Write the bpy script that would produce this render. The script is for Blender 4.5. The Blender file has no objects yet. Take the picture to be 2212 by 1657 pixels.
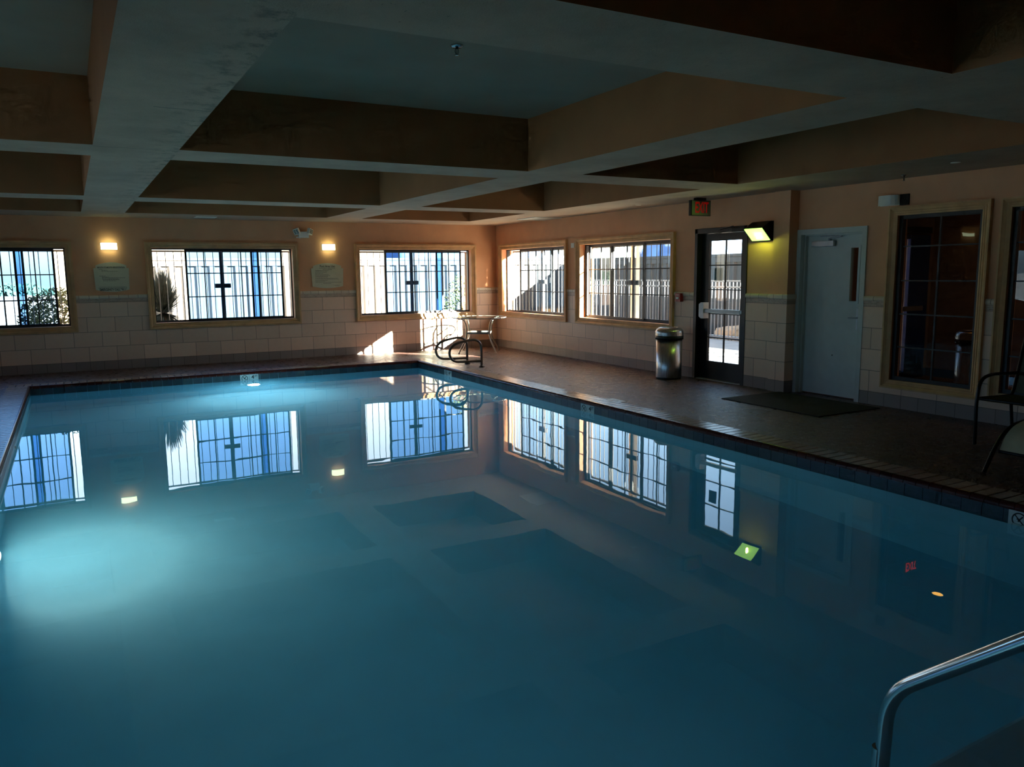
import bpy, bmesh, math, random
from mathutils import Vector, Matrix
random.seed(7)
SC = bpy.context.scene
COL = SC.collection
PI = math.pi
H = 2.578          # underside of the ceiling beams
HT = 3.08          # inside of the ceiling recesses
ZW = -0.12         # water level
PX0, PX1, PY0, PY1 = -8.70, -2.60, -14.15, -1.80   # pool edges
ROOM_X0, ROOM_Y0 = -11.2, -15.75
XR = 0.12          # right wall beyond the pilaster

# ------------------------------------------------------------------ materials
def s2l(c):
    return tuple(((v/255.0)/12.92 if v/255.0 <= 0.04045 else ((v/255.0+0.055)/1.055)**2.4) for v in c)

class NT:
    def __init__(s, name):
        s.m = bpy.data.materials.new(name); s.m.use_nodes = True
        s.t = s.m.node_tree; s.t.nodes.clear()
        s.out = s.t.nodes.new('ShaderNodeOutputMaterial')
    def n(s, kind, **kw):
        nd = s.t.nodes.new(kind)
        for k, v in kw.items():
            if k.startswith('i_'):
                nd.inputs[k[2:].replace('_', ' ')].default_value = v
            else:
                setattr(nd, k, v)
        return nd
    def l(s, a, b): s.t.links.new(a, b)
    def mix(s, fac, a, b, blend='MIX'):
        nd = s.t.nodes.new('ShaderNodeMix'); nd.data_type = 'RGBA'; nd.blend_type = blend
        for sock, v in ((nd.inputs[0], fac), (nd.inputs[6], a), (nd.inputs[7], b)):
            if hasattr(v, 'links'): s.l(v, sock)
            elif isinstance(v, (int, float)): sock.default_value = v
            else: sock.default_value = (*v, 1) if len(v) == 3 else v
        return nd.outputs[2]
    def math(s, op, a, b=None, c=None):
        nd = s.t.nodes.new('ShaderNodeMath'); nd.operation = op
        for sock, v in zip(nd.inputs, (a, b, c)):
            if v is None: continue
            if hasattr(v, 'links'): s.l(v, sock)
            else: sock.default_value = v
        return nd.outputs[0]
    def pos(s):
        return s.t.nodes.new('ShaderNodeNewGeometry').outputs['Position']
    def sep(s, v):
        nd = s.t.nodes.new('ShaderNodeSeparateXYZ'); s.l(v, nd.inputs[0]); return nd.outputs
    def comb(s, x, y, z=0.0):
        nd = s.t.nodes.new('ShaderNodeCombineXYZ')
        for sock, v in zip(nd.inputs, (x, y, z)):
            if hasattr(v, 'links'): s.l(v, sock)
            else: sock.default_value = v
        return nd.outputs[0]
    def noise(s, vec, scale, detail=3.0, rough=0.5):
        nd = s.n('ShaderNodeTexNoise', i_Scale=scale, i_Detail=detail, i_Roughness=rough)
        if vec is not None: s.l(vec, nd.inputs['Vector'])
        return nd.outputs[0]
    def ramp(s, fac, stops):
        nd = s.t.nodes.new('ShaderNodeValToRGB'); s.l(fac, nd.inputs[0])
        e = nd.color_ramp.elements
        while len(e) < len(stops): e.new(0.5)
        for el, (p, c) in zip(e, stops):
            el.position = p; el.color = (*c, 1) if len(c) == 3 else c
        return nd.outputs[0]
    def bump(s, h, strength=0.3, dist=0.01):
        nd = s.n('ShaderNodeBump', i_Strength=strength, i_Distance=dist); s.l(h, nd.inputs['Height']); return nd.outputs[0]
    def bsdf(s, col=None, rough=0.5, metal=0.0, normal=None, spec=0.5, **kw):
        b = s.t.nodes.new('ShaderNodeBsdfPrincipled')
        if col is not None:
            if hasattr(col, 'links'): s.l(col, b.inputs['Base Color'])
            else: b.inputs['Base Color'].default_value = (*col, 1)
        if hasattr(rough, 'links'): s.l(rough, b.inputs['Roughness'])
        else: b.inputs['Roughness'].default_value = rough
        b.inputs['Metallic'].default_value = metal
        b.inputs['Specular IOR Level'].default_value = spec
        if normal is not None: s.l(normal, b.inputs['Normal'])
        s.l(b.outputs[0], s.out.inputs[0])
        return b

M = {}
def plain(name, rgb, rough=0.6, metal=0.0, vary=0.06, scale=8, bump=0.0, bscale=60, spec=0.5):
    t = NT(name); c = s2l(rgb); p = t.pos()
    nz = t.noise(p, scale, 4)
    dark = tuple(v*(1-vary*2) for v in c); lite = tuple(min(1, v*(1+vary*2)) for v in c)
    col = t.ramp(nz, [(0.3, dark), (0.7, lite)])
    nrm = t.bump(t.noise(p, bscale, 3), bump, 0.004) if bump else None
    t.bsdf(col, rough, metal, nrm, spec)
    M[name] = t.m
    return t.m

def tiles(name, rgb, grout, w, h, ax, z0=0.0, mortar=0.004, offset=0.5, rough=0.45, vary=0.10, mottled=0.12):
    """running-bond tiles on a wall; ax = 0 when the wall runs along x, 1 along y"""
    t = NT(name); p = t.pos(); s = t.sep(p)
    v = t.comb(s[ax], t.math('SUBTRACT', s[2], z0))
    b = t.n('ShaderNodeTexBrick', offset=offset, squash=1.0, i_Scale=1.0)
    b.inputs['Mortar Size'].default_value = mortar
    b.inputs['Mortar Smooth'].default_value = 0.2
    b.inputs['Brick Width'].default_value = w
    b.inputs['Row Height'].default_value = h
    c = s2l(rgb)
    b.inputs['Color1'].default_value = (*[q*(1-vary) for q in c], 1)
    b.inputs['Color2'].default_value = (*[min(1, q*(1+vary)) for q in c], 1)
    b.inputs['Mortar'].default_value = (*s2l(grout), 1)
    t.l(v, b.inputs['Vector'])
    nz = t.noise(p, 14, 5, 0.6)
    col = t.mix(mottled, b.outputs['Color'], t.ramp(nz, [(0.25, tuple(q*0.5 for q in c)), (0.75, c)]))
    inv = t.math('SUBTRACT', 1.0, b.outputs['Fac'])
    t.bsdf(col, rough, 0, t.bump(inv, 0.6, 0.003))
    M[name] = t.m

plain('wall_paint', (216, 160, 118), 0.75, vary=0.03, scale=3, bump=0.25, bscale=220)
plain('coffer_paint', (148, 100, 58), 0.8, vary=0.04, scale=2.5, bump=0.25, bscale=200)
plain('recess_paint', (148, 132, 114), 0.85, vary=0.04, scale=2, bump=0.2, bscale=180)
def beam_stucco():
    t = NT('beam_stucco'); p = t.pos()
    a = t.noise(p, 1.3, 5, 0.65); b = t.noise(p, 11, 6, 0.7)
    c = s2l((178, 156, 134))
    col = t.ramp(a, [(0.3, tuple(v*0.72 for v in c)), (0.62, c)])
    spots = t.ramp(t.noise(p, 34, 2, 0.5), [(0.70, (0, 0, 0)), (0.74, (1, 1, 1))])
    patch = t.ramp(t.noise(p, 1.1, 3, 0.5), [(0.55, (0, 0, 0)), (0.66, (1, 1, 1))])
    m = t.math('MULTIPLY', spots, patch)
    col = t.mix(m, col, s2l((96, 90, 80)))
    # worn, stained edge of the first beam and a crack across it
    q = t.sep(p)
    edge = t.math('MULTIPLY', t.ramp(t.math('MULTIPLY_ADD', q[0], 2.2, 16.9), [(0.35, (0, 0, 0)), (0.95, (1, 1, 1))]), t.math('LESS_THAN', q[0], -7.215))
    edge = t.math('MULTIPLY', edge, t.ramp(t.noise(p, 7, 7, 0.75), [(0.5, (0, 0, 0)), (0.62, (1, 1, 1))]))
    wob = t.math('MULTIPLY', t.math('SUBTRACT', t.noise(p, 5, 3), 0.5), 0.10)
    crack = t.math('LESS_THAN', t.math('ABSOLUTE', t.math('ADD', t.math('SUBTRACT', q[1], -9.9), wob)), 0.007)
    crack = t.math('MULTIPLY', crack, t.math('MULTIPLY', t.math('GREATER_THAN', q[0], -7.55), t.math('LESS_THAN', q[0], -7.2)))
    crack2 = t.math('LESS_THAN', t.math('ABSOLUTE', t.math('ADD', t.math('SUBTRACT', q[1], -8.15), t.math('MULTIPLY', wob, 0.3))), 0.006)
    crack2 = t.math('MULTIPLY', crack2, t.math('MULTIPLY', t.math('GREATER_THAN', q[0], -7.83), t.math('LESS_THAN', q[0], -7.2)))
    col = t.mix(t.math('MAXIMUM', t.math('MULTIPLY', edge, 0.8), t.math('MAXIMUM', crack, crack2)), col, s2l((84, 92, 84)))
    t.bsdf(col, 0.9, 0, t.bump(t.math('ADD', b, t.math('MULTIPLY', t.noise(p, 120, 2), 0.4)), 0.5, 0.01))
    M['beam_stucco'] = t.m
beam_stucco()
plain('casing_wood', (206, 162, 112), 0.55, vary=0.08, scale=6, bump=0.1, bscale=40)
for nm, ax in (('x', 0), ('y', 1)):
    tiles('field_tile_'+nm, (232, 196, 168), (136, 112, 96), 0.425, 0.25, ax, 0.15)
    tiles('base_tile_'+nm, (150, 134, 124), (96, 82, 74), 0.2125, 0.60, ax, -0.45, offset=0.0)
    tiles('border_tile_'+nm, (188, 160, 138), (214, 200, 180), 0.052, 0.0186, ax, 1.155, mortar=0.0028, vary=0.28, mottled=0.3)
    tiles('cap_tile_'+nm, (214, 200, 178), (130, 114, 100), 0.15, 0.30, ax, 1.05, offset=0.0)

def deck():
    t = NT('deck_concrete'); p = t.pos(); s = t.sep(p)
    a = t.noise(p, 1.6, 6, 0.62); b = t.noise(p, 9, 6, 0.7); g = t.noise(p, 70, 3, 0.6)
    col = t.ramp(a, [(0.3, s2l((72, 48, 41))), (0.5, s2l((92, 64, 57))), (0.72, s2l((112, 84, 75)))])
    col = t.mix(0.35, col, t.ramp(b, [(0.35, s2l((62, 40, 32))), (0.7, s2l((136, 104, 92)))]))
    # sawn control joints
    def joint(coord, at):
        d = t.math('ABSOLUTE', t.math('SUBTRACT', coord, at))
        return t.math('LESS_THAN', d, 0.006)
    j = t.math('MULTIPLY', joint(s[0], -1.60), 1.0)
    for at in (-2.35, -5.3, -8.3, -11.3, -14.0):
        side = t.math('GREATER_THAN', s[0], -2.6)
        j = t.math('MAXIMUM', j, t.math('MULTIPLY', joint(s[1], at), side))
    for at in (-4.0, -7.0, -9.6):
        side = t.math('GREATER_THAN', s[1], -1.8)
        j = t.math('MAXIMUM', j, t.math('MULTIPLY', joint(s[0], at), side))
    col = t.mix(j, col, s2l((44, 30, 26)))
    rough = t.math('MULTIPLY_ADD', t.ramp(b, [(0.3, (0, 0, 0)), (0.7, (1, 1, 1))]), 0.22, 0.20)
    hgt = t.math('SUBTRACT', t.math('ADD', t.math('MULTIPLY', b, 0.8), t.math('MULTIPLY', g, 0.5)), t.math('MULTIPLY', j, 1.0))
    t.bsdf(col, rough, 0, t.bump(hgt, 1.0, 0.022), 0.38)
    M['deck'] = t.m
deck()

def rnd_tile(name, stops, rough=0.35, island=True, bump=0.0, spec=0.5):
    t = NT(name); g = t.t.nodes.new('ShaderNodeNewGeometry')
    r = g.outputs['Random Per Island']
    col = t.ramp(r, stops)
    nz = t.noise(g.outputs['Position'], 24, 5, 0.65)
    col = t.mix(0.5, col, t.ramp(nz, [(0.3, tuple(v*0.5 for v in stops[0][1])), (0.75, stops[-1][1])]), 'MIX')
    nrm = t.bump(nz, bump, 0.004) if bump else None
    t.bsdf(col, rough, 0, nrm, spec)
    M[name] = t.m
rnd_tile('slate_tile', [(0, s2l((38, 52, 58))), (0.4, s2l((58, 74, 76))), (0.7, s2l((84, 92, 88))), (1, s2l((66, 70, 84)))], 0.3, bump=0.4)
rnd_tile('coping_tile', [(0, s2l((176, 150, 136))), (0.5, s2l((194, 168, 154))), (1, s2l((206, 184, 170)))], 0.24, bump=0.2)
rnd_tile('bullnose_tile', [(0, s2l((84, 30, 24))), (0.5, s2l((110, 46, 36))), (1, s2l((70, 30, 28)))], 0.2)
plain('grout', (58, 50, 46), 0.9)
plain('pool_plaster', (180, 216, 228), 0.8, vary=0.03, scale=2)
plain('black_metal', (26, 24, 26), 0.4, vary=0.05)
plain('dark_sash', (34, 30, 32), 0.45)
plain('bronze_tube', (104, 84, 74), 0.34, 0.5)
plain('grille_paint', (150, 146, 138), 0.5)
plain('white_door_paint', (202, 208, 204), 0.5, vary=0.02)
plain('white_frame_paint', (196, 202, 198), 0.45, vary=0.02)
plain('white_plastic', (226, 226, 214), 0.45, vary=0.02)
plain('closer_metal', (176, 180, 186), 0.4, 0.5)
plain('sign_cream', (206, 200, 170), 0.45, vary=0.02)
plain('ink', (30, 32, 30), 0.6)
plain('ink_grey', (96, 94, 84), 0.6)
plain('rubber_mat', (24, 22, 24), 0.85, bump=0.5, bscale=300)
plain('black_rubber', (18, 18, 18), 0.6)
plain('white_tile', (214, 214, 206), 0.3, vary=0.03)
plain('red_plastic', (150, 30, 26), 0.4)
plain('sling_tan', (196, 184, 150), 0.8, bump=0.3, bscale=400)
plain('sling_olive', (96, 92, 72), 0.8, bump=0.3, bscale=400)
plain('table_metal', (168, 156, 144), 0.28, 0.75)
plain('frame_dark', (38, 36, 36), 0.3, 0.6)
plain('hall_paint', (156, 130, 114), 0.8)
plain('hall_base', (60, 84, 130), 0.6)
plain('hall_floor', (150, 112, 96), 0.4)
plain('ext_stucco', (170, 150, 126), 0.9)
plain('ext_concrete', (168, 164, 156), 0.9, vary=0.08, scale=2)
plain('ground_dirt', (172, 160, 144), 0.95, vary=0.12, scale=1.2)
plain('rock', (196, 164, 130), 0.9, vary=0.15, scale=6, bump=0.5, bscale=20)
plain('block_wall', (196, 180, 160), 0.95, vary=0.06)
plain('fence_rail', (112, 112, 114), 0.6)
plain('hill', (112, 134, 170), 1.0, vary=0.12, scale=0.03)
plain('hedge_leaf', (100, 96, 40), 0.7, vary=0.25, scale=9)
plain('shrub_leaf', (66, 78, 68), 0.7, vary=0.25, scale=9)
plain('tree_leaf', (50, 70, 54), 0.8, vary=0.2, scale=2)
plain('stem', (96, 76, 56), 0.9)
plain('post_paint', (186, 170, 150), 0.8)

def steel(name, ang=True):
    t = NT(name); p = t.pos(); s = t.sep(p)
    v = t.comb(t.math('MULTIPLY', s[0], 60), t.math('MULTIPLY', s[1], 60), t.math('MULTIPLY', s[2], 1.0))
    nz = t.noise(v, 5, 3)
    b = t.bsdf(t.ramp(nz, [(0.3, s2l((160, 160, 160))), (0.7, s2l((206, 206, 204)))]), t.math('MULTIPLY_ADD', nz, 0.2, 0.2), 1.0)
    b.inputs['Anisotropic'].default_value = 0.6
    M[name] = t.m
steel('brushed_steel')
def polish():
    t = NT('polished_steel'); t.bsdf(s2l((205, 205, 206)), 0.16, 1.0); M['polished_steel'] = t.m
polish()

def emit(name, rgb, strength, base=(0.8, 0.8, 0.8)):
    t = NT(name); b = t.bsdf(base, 0.4)
    b.inputs['Emission Color'].default_value = (*s2l(rgb), 1); b.inputs['Emission Strength'].default_value = strength
    M[name] = t.m
emit('sconce_glow', (240, 255, 205), 4.5)
emit('pack_glow', (170, 245, 110), 2.2)
emit('exit_red', (255, 30, 18), 0.10, s2l((150, 20, 16)))
emit('hall_exit_red', (255, 50, 30), 1.6, s2l((150, 20, 16)))
emit('downlight_glow', (255, 190, 80), 10.0)
emit('hall_glow', (255, 240, 190), 4.0)
emit('pool_lens', (235, 250, 255), 26.0)
emit('bulb_glow', (244, 246, 150), 26.0)
emit('pack_bulb', (206, 255, 80), 200.0)
def exit_face():
    t = NT('exit_face'); t.bsdf(s2l((136, 156, 124)), 0.35); M['exit_face'] = t.m
exit_face()

def glass(name, tint, wav=0.0, wscale=3.0, ior=1.45, gl=1.0):
    t = NT(name)
    tr = t.n('ShaderNodeBsdfTransparent'); tr.inputs[0].default_value = (*tint, 1)
    g = t.n('ShaderNodeBsdfGlossy'); g.inputs['Roughness'].default_value = 0.0; g.inputs['Color'].default_value = (gl, gl, gl, 1)
    f = t.n('ShaderNodeFresnel'); f.inputs['IOR'].default_value = ior
    if wav:
        nrm = t.bump(t.noise(t.pos(), wscale, 1), wav, 0.05)
        t.l(nrm, g.inputs['Normal'])
    # only the outer faces mirror, the inside of the pane does not
    geo = t.t.nodes.new('ShaderNodeNewGeometry')
    fac = t.math('MULTIPLY', f.outputs[0], t.math('SUBTRACT', 1.0, geo.outputs['Backfacing']))
    mx = t.n('ShaderNodeMixShader'); t.l(fac, mx.inputs[0]); t.l(tr.outputs[0], mx.inputs[1]); t.l(g.outputs[0], mx.inputs[2])
    t.l(mx.outputs[0], t.out.inputs[0]); M[name] = t.m
glass('blue_glass', (0.46, 0.63, 0.83), 0.02, 2.0)
glass('door_glass', (0.80, 0.90, 0.97))
glass('clear_glass', (0.82, 0.91, 0.98), 0.02, 2.0)
glass('hall_glass', (0.80, 0.80, 0.84), 0.05, 2.2)
glass('table_glass', (0.80, 0.90, 0.88), ior=1.6)

def water():
    t = NT('pool_water')
    gl = t.n('ShaderNodeBsdfRefraction'); gl.inputs['IOR'].default_value = 1.33; gl.inputs['Roughness'].default_value = 0.0
    g = t.n('ShaderNodeBsdfGlass'); g.inputs['IOR'].default_value = 1.33; g.inputs['Roughness'].default_value = 0.0
    p = t.pos()
    nrm = t.bump(t.noise(p, 1.6, 2, 0.5), 0.05, 0.02)
    t.l(nrm, g.inputs['Normal'])
    t.l(g.outputs[0], t.out.inputs[0])
    t.t.nodes.remove(gl)
    a = t.n('ShaderNodeVolumeAbsorption'); a.inputs['Color'].default_value = (0.02, 0.78, 0.97, 1); a.inputs['Density'].default_value = WATER_ABS
    sc = t.n('ShaderNodeVolumeScatter'); sc.inputs['Color'].default_value = (0.30, 0.80, 1.0, 1); sc.inputs['Density'].default_value = WATER_SCAT
    sc.inputs['Anisotropy'].default_value = 0.3
    ad = t.n('ShaderNodeAddShader'); t.l(a.outputs[0], ad.inputs[0]); t.l(sc.outputs[0], ad.inputs[1])
    t.l(ad.outputs[0], t.out.inputs['Volume'])
    M['water'] = t.m
WATER_ABS, WATER_SCAT = 0.26, 0.20
water()

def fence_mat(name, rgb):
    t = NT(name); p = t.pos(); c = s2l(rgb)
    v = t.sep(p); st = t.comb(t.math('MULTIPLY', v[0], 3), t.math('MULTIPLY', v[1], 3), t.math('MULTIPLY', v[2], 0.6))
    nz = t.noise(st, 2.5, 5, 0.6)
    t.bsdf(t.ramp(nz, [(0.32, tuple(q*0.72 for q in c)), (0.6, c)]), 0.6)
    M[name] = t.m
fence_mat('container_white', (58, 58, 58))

# ------------------------------------------------------------------ mesh builder
class MB:
    def __init__(s, T=None):
        s.v = []; s.f = []; s.mi = []; s.sm = []; s.T = T
    def add(s, vs, fs, mi=0, smooth=False):
        b = len(s.v)
        s.v += [tuple(s.T(*p)) if s.T else tuple(p) for p in vs]
        s.f += [tuple(b+i for i in f) for f in fs]
        s.mi += [mi]*len(fs); s.sm += [smooth]*len(fs)
        return s
    def box(s, x0, y0, z0, x1, y1, z1, mi=0):
        x0, x1 = min(x0, x1), max(x0, x1); y0, y1 = min(y0, y1), max(y0, y1); z0, z1 = min(z0, z1), max(z0, z1)
        return s.add([(x0,y0,z0),(x1,y0,z0),(x1,y1,z0),(x0,y1,z0),(x0,y0,z1),(x1,y0,z1),(x1,y1,z1),(x0,y1,z1)],
                     [(0,3,2,1),(4,5,6,7),(0,1,5,4),(1,2,6,5),(2,3,7,6),(3,0,4,7)], mi)
    def rbox(s, x0, y0, z0, x1, y1, z1, r=0.005, mi=0):
        """box with chamfered edges"""
        bm = bmesh.new()
        bmesh.ops.create_cube(bm, size=1.0)
        for v in bm.verts:
            v.co = Vector(((x0+x1)/2+v.co.x*abs(x1-x0), (y0+y1)/2+v.co.y*abs(y1-y0), (z0+z1)/2+v.co.z*abs(z1-z0)))
        bmesh.ops.bevel(bm, geom=bm.edges[:], offset=r, segments=2, affect='EDGES', profile=0.6)
        s.add([tuple(v.co) for v in bm.verts], [tuple(v.index for v in f.verts) for f in (bm.verts.index_update() or bm.faces)], mi, False)
        bm.free(); return s
    def prism(s, poly, a, b, axis, mi=0, smooth=False):
        """polygon (list of 2-tuples) extruded from a to b along axis (0,1,2)"""
        def pt(q, t):
            if axis == 0: return (t, q[0], q[1])
            if axis == 1: return (q[0], t, q[1])
            return (q[0], q[1], t)
        n = len(poly)
        vs = [pt(q, a) for q in poly]+[pt(q, b) for q in poly]
        s.add(vs, [(i, (i+1) % n, n+(i+1) % n, n+i) for i in range(n)], mi, smooth)
        s.add(vs, [tuple(range(n))[::-1], tuple(range(n, 2*n))], mi, False)
        return s
    def tube(s, path, r, seg=12, mi=0, closed=False, flat=None):
        """round (or flat=(w,h)) section swept along a path"""
        P = [Vector(p) for p in path]; n = len(P); rings = []
        up = Vector((0, 0, 1)); prev = None
        for i, p in enumerate(P):
            if closed: t = (P[(i+1) % n]-P[i-1]).normalized()
            elif i == 0: t = (P[1]-P[0]).normalized()
            elif i == n-1: t = (P[-1]-P[-2]).normalized()
            else: t = ((P[i+1]-P[i]).normalized()+(P[i]-P[i-1]).normalized()).normalized()
            if prev is None:
                a = t.cross(up)
                if a.length < 1e-3: a = t.cross(Vector((0, 1, 0)))
                a.normalize()
            else:
                a = prev-t*prev.dot(t)
                if a.length < 1e-4: a = t.orthogonal()
                a.normalize()
            prev = a; b = t.cross(a).normalized()
            if flat:
                w, h = flat
                rings.append([p+a*w/2*sx+b*h/2*sy for sx, sy in ((1,1),(-1,1),(-1,-1),(1,-1))])
            else:
                rings.append([p+a*math.cos(2*PI*k/seg)*r+b*math.sin(2*PI*k/seg)*r for k in range(seg)])
        m = len(rings[0]); vs = [tuple(v) for R in rings for v in R]; fs = []
        rng = n if closed else n-1
        for i in range(rng):
            j = (i+1) % n
            for k in range(m):
                fs.append((i*m+k, i*m+(k+1) % m, j*m+(k+1) % m, j*m+k))
        s.add(vs, fs, mi, not flat)
        if not closed:
            s.add(vs, [tuple(range(m))[::-1], tuple(range((n-1)*m, n*m))], mi, False)
        return s
    def lathe(s, prof, cx, cy, seg=32, mi=0, smooth=True, cz=0.0, axis=2):
        """profile of (r, h) revolved round a vertical axis through cx,cy (or horizontal axes)"""
        def pt(r, h, a):
            if axis == 2: return (cx+r*math.cos(a), cy+r*math.sin(a), cz+h)
            if axis == 1: return (cx+r*math.cos(a), cy+h, cz+r*math.sin(a))
            return (cx+h, cy+r*math.cos(a), cz+r*math.sin(a))
        n = len(prof); vs = []; fs = []
        for i in range(seg):
            for r, h in prof: vs.append(pt(max(r, 1e-5), h, 2*PI*i/seg))
        for i in range(seg):
            j = (i+1) % seg
            for k in range(n-1):
                fs.append((i*n+k, j*n+k, j*n+k+1, i*n+k+1))
        return s.add(vs, fs, mi, smooth)
    def build(s, name, mats, parent=None, doubles=False, loc=None):
        me = bpy.data.meshes.new(name)
        me.from_pydata(s.v, [], s.f)
        bm = bmesh.new(); bm.from_mesh(me)
        for f, mi, sm in zip(bm.faces, s.mi, s.sm): f.material_index = mi; f.smooth = sm
        if doubles: bmesh.ops.remove_doubles(bm, verts=bm.verts, dist=1e-5)
        bmesh.ops.recalc_face_normals(bm, faces=bm.faces)
        bm.to_mesh(me); bm.free()
        if isinstance(mats, str): mats = [mats]
        for m in mats: me.materials.append(M[m])
        o = bpy.data.objects.new(name, me); COL.objects.link(o)
        if parent is not None:
            o.parent = parent
            o.matrix_parent_inverse = Matrix.Translation(-Vector(parent.location)) if parent.location.length else Matrix.Identity(4)
        return o

def tag(o, label=None, cat=None, group=None, kind=None):
    if label: o['label'] = label
    if cat: o['category'] = cat
    if group: o['group'] = group
    if kind: o['kind'] = kind
    return o
def empty(name, loc, label=None, cat=None, group=None, kind=None):
    o = bpy.data.objects.new(name, None); COL.objects.link(o); o.location = loc
    o.empty_display_size = 0.1
    return tag(o, label, cat, group, kind)

def fillet(pts, r, seg=6):
    P = [Vector(p) for p in pts]; out = [P[0]]
    for i in range(1, len(P)-1):
        a, b, c = P[i-1], P[i], P[i+1]
        d1 = (a-b); d2 = (c-b); rr = min(r, d1.length*0.49, d2.length*0.49)
        p1 = b+d1.normalized()*rr; p2 = b+d2.normalized()*rr
        for k in range(seg+1):
            t = k/seg
            out.append(p1*(1-t)**2+b*2*t*(1-t)+p2*t*t)
    out.append(P[-1]); return [tuple(p) for p in out]

def text(name, s, size, loc, rot, mat, parent=None, align='CENTER', ext=0.0006, bold=0.0, sx=1.0):
    cu = bpy.data.curves.new(name, 'FONT'); cu.body = s; cu.size = size; cu.align_x = align; cu.align_y = 'CENTER'
    cu.extrude = ext; cu.offset = bold; cu.resolution_u = 3
    cu.materials.append(M[mat])
    o = bpy.data.objects.new(name, cu); COL.objects.link(o)
    o.location = loc; o.rotation_euler = rot; o.scale = (sx, 1, 1)
    if parent is not None:
        o.parent = parent; o.matrix_parent_inverse = Matrix.Translation(-Vector(parent.location))
    return o

# wall local frames: (u along the wall, w outward, z up) -> world
BACK = lambda u, w, z: (u, w, z)
RIGHT = lambda u, w, z: (w, -u, z)
RIGHT2 = lambda u, w, z: (XR+w, -u, z)
LEFT = lambda u, w, z: (ROOM_X0-w, u, z)

def wall_mesh(mb, u0, u1, z0, z1, w0, w1, holes, mi=0):
    us = sorted({u0, u1, *[h[0] for h in holes], *[h[1] for h in holes]})
    zs = sorted({z0, z1, *[h[2] for h in holes], *[h[3] for h in holes]})
    us = [u for u in us if u0 <= u <= u1]; zs = [z for z in zs if z0 <= z <= z1]
    nu, nz = len(us)-1, len(zs)-1
    def solid(i, j):
        if i < 0 or j < 0 or i >= nu or j >= nz: return False
        cu, cz = (us[i]+us[i+1])/2, (zs[j]+zs[j+1])/2
        return not any(h[0] < cu < h[1] and h[2] < cz < h[3] for h in holes)
    for i in range(nu):
        for j in range(nz):
            if not solid(i, j): continue
            a, b, c, d = us[i], us[i+1], zs[j], zs[j+1]
            mb.add([(a,w0,c),(b,w0,c),(b,w0,d),(a,w0,d)], [(0,1,2,3)], mi)
            mb.add([(a,w1,c),(b,w1,c),(b,w1,d),(a,w1,d)], [(0,3,2,1)], mi)
            if not solid(i-1, j): mb.add([(a,w0,c),(a,w1,c),(a,w1,d),(a,w0,d)], [(0,3,2,1)], mi)
            if not solid(i+1, j): mb.add([(b,w0,c),(b,w1,c),(b,w1,d),(b,w0,d)], [(0,1,2,3)], mi)
            if not solid(i, j-1): mb.add([(a,w0,c),(b,w0,c),(b,w1,c),(a,w1,c)], [(0,3,2,1)], mi)
            if not solid(i, j+1): mb.add([(a,w0,d),(b,w0,d),(b,w1,d),(a,w1,d)], [(0,1,2,3)], mi)
    return mb

def wainscot(T, ax, u0, u1, w, holes, parent, cap_round=0.02):
    """tile courses on the lower wall: base, field, mosaic border and rounded cap"""
    s = 'y' if ax else 'x'
    wall_mesh(MB(T), u0, u1, 0.15, 1.155, w-0.012, w, holes).build('field_tiles', 'field_tile_'+s, parent, True)
    wall_mesh(MB(T), u0, u1, 0.0, 0.15, w-0.014, w, holes).build('base_tiles', 'base_tile_'+s, parent, True)
    wall_mesh(MB(T), u0, u1, 1.155, 1.211, w-0.014, w, holes).build('mosaic_border', 'border_tile_'+s, parent, True)
    mb = MB(T)
    ivs = [(u0, u1)]
    for h in holes:
        if h[2] < 1.25 and h[3] > 1.22:
            nv = []
            for a, b in ivs:
                if h[1] <= a or h[0] >= b: nv.append((a, b)); continue
                if h[0] > a: nv.append((a, h[0]))
                if h[1] < b: nv.append((h[1], b))
            ivs = nv
    for a, b in ivs:
        prof = [(w, 1.211), (w-0.020, 1.213), (w-0.028, 1.228), (w-0.028, 1.250), (w-0.020, 1.266), (w, 1.272)]
        mb.prism([(q[0], q[1]) for q in prof], a, b, 0) if False else None
        vs = [(a, q[0], q[1]) for q in prof]+[(b, q[0], q[1]) for q in prof]; n = len(prof)
        mb.add(vs, [(i, (i+1) % n, n+(i+1) % n, n+i) for i in range(n)], 0)
        mb.add(vs, [tuple(range(n))[::-1], tuple(range(n, 2*n))], 0)
    mb.build('cap_rail', 'cap_tile_'+s, parent)

# ------------------------------------------------------------------ room shell
# windows on the back wall: (left edge of opening) ; opening is 2.43 wide, 0.77..2.06
WB = [-10.53, -6.79, -3.05]
WZ0, WZ1, WW = 0.765, 2.065, 2.43
CAS = 0.105
WR = [0.27, 3.22]       # distance of the right-wall windows from the corner
WALL_T = 0.22
holes_b = [(a, a+WW, WZ0, WZ1) for a in WB]
cas_b = [(a-CAS, a+WW+CAS, WZ0-CAS, WZ1+CAS) for a in WB]
wb = wall_mesh(MB(BACK), ROOM_X0-0.22, 0.22, -0.2, 3.3, 0.0, WALL_T, holes_b).build('wall_back', 'wall_paint', None, True)
tag(wb, 'tan back wall with three windows above a tiled lower half', 'wall', kind='structure')
wainscot(BACK, 0, ROOM_X0, 0.0, 0.0, cas_b, wb)

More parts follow.
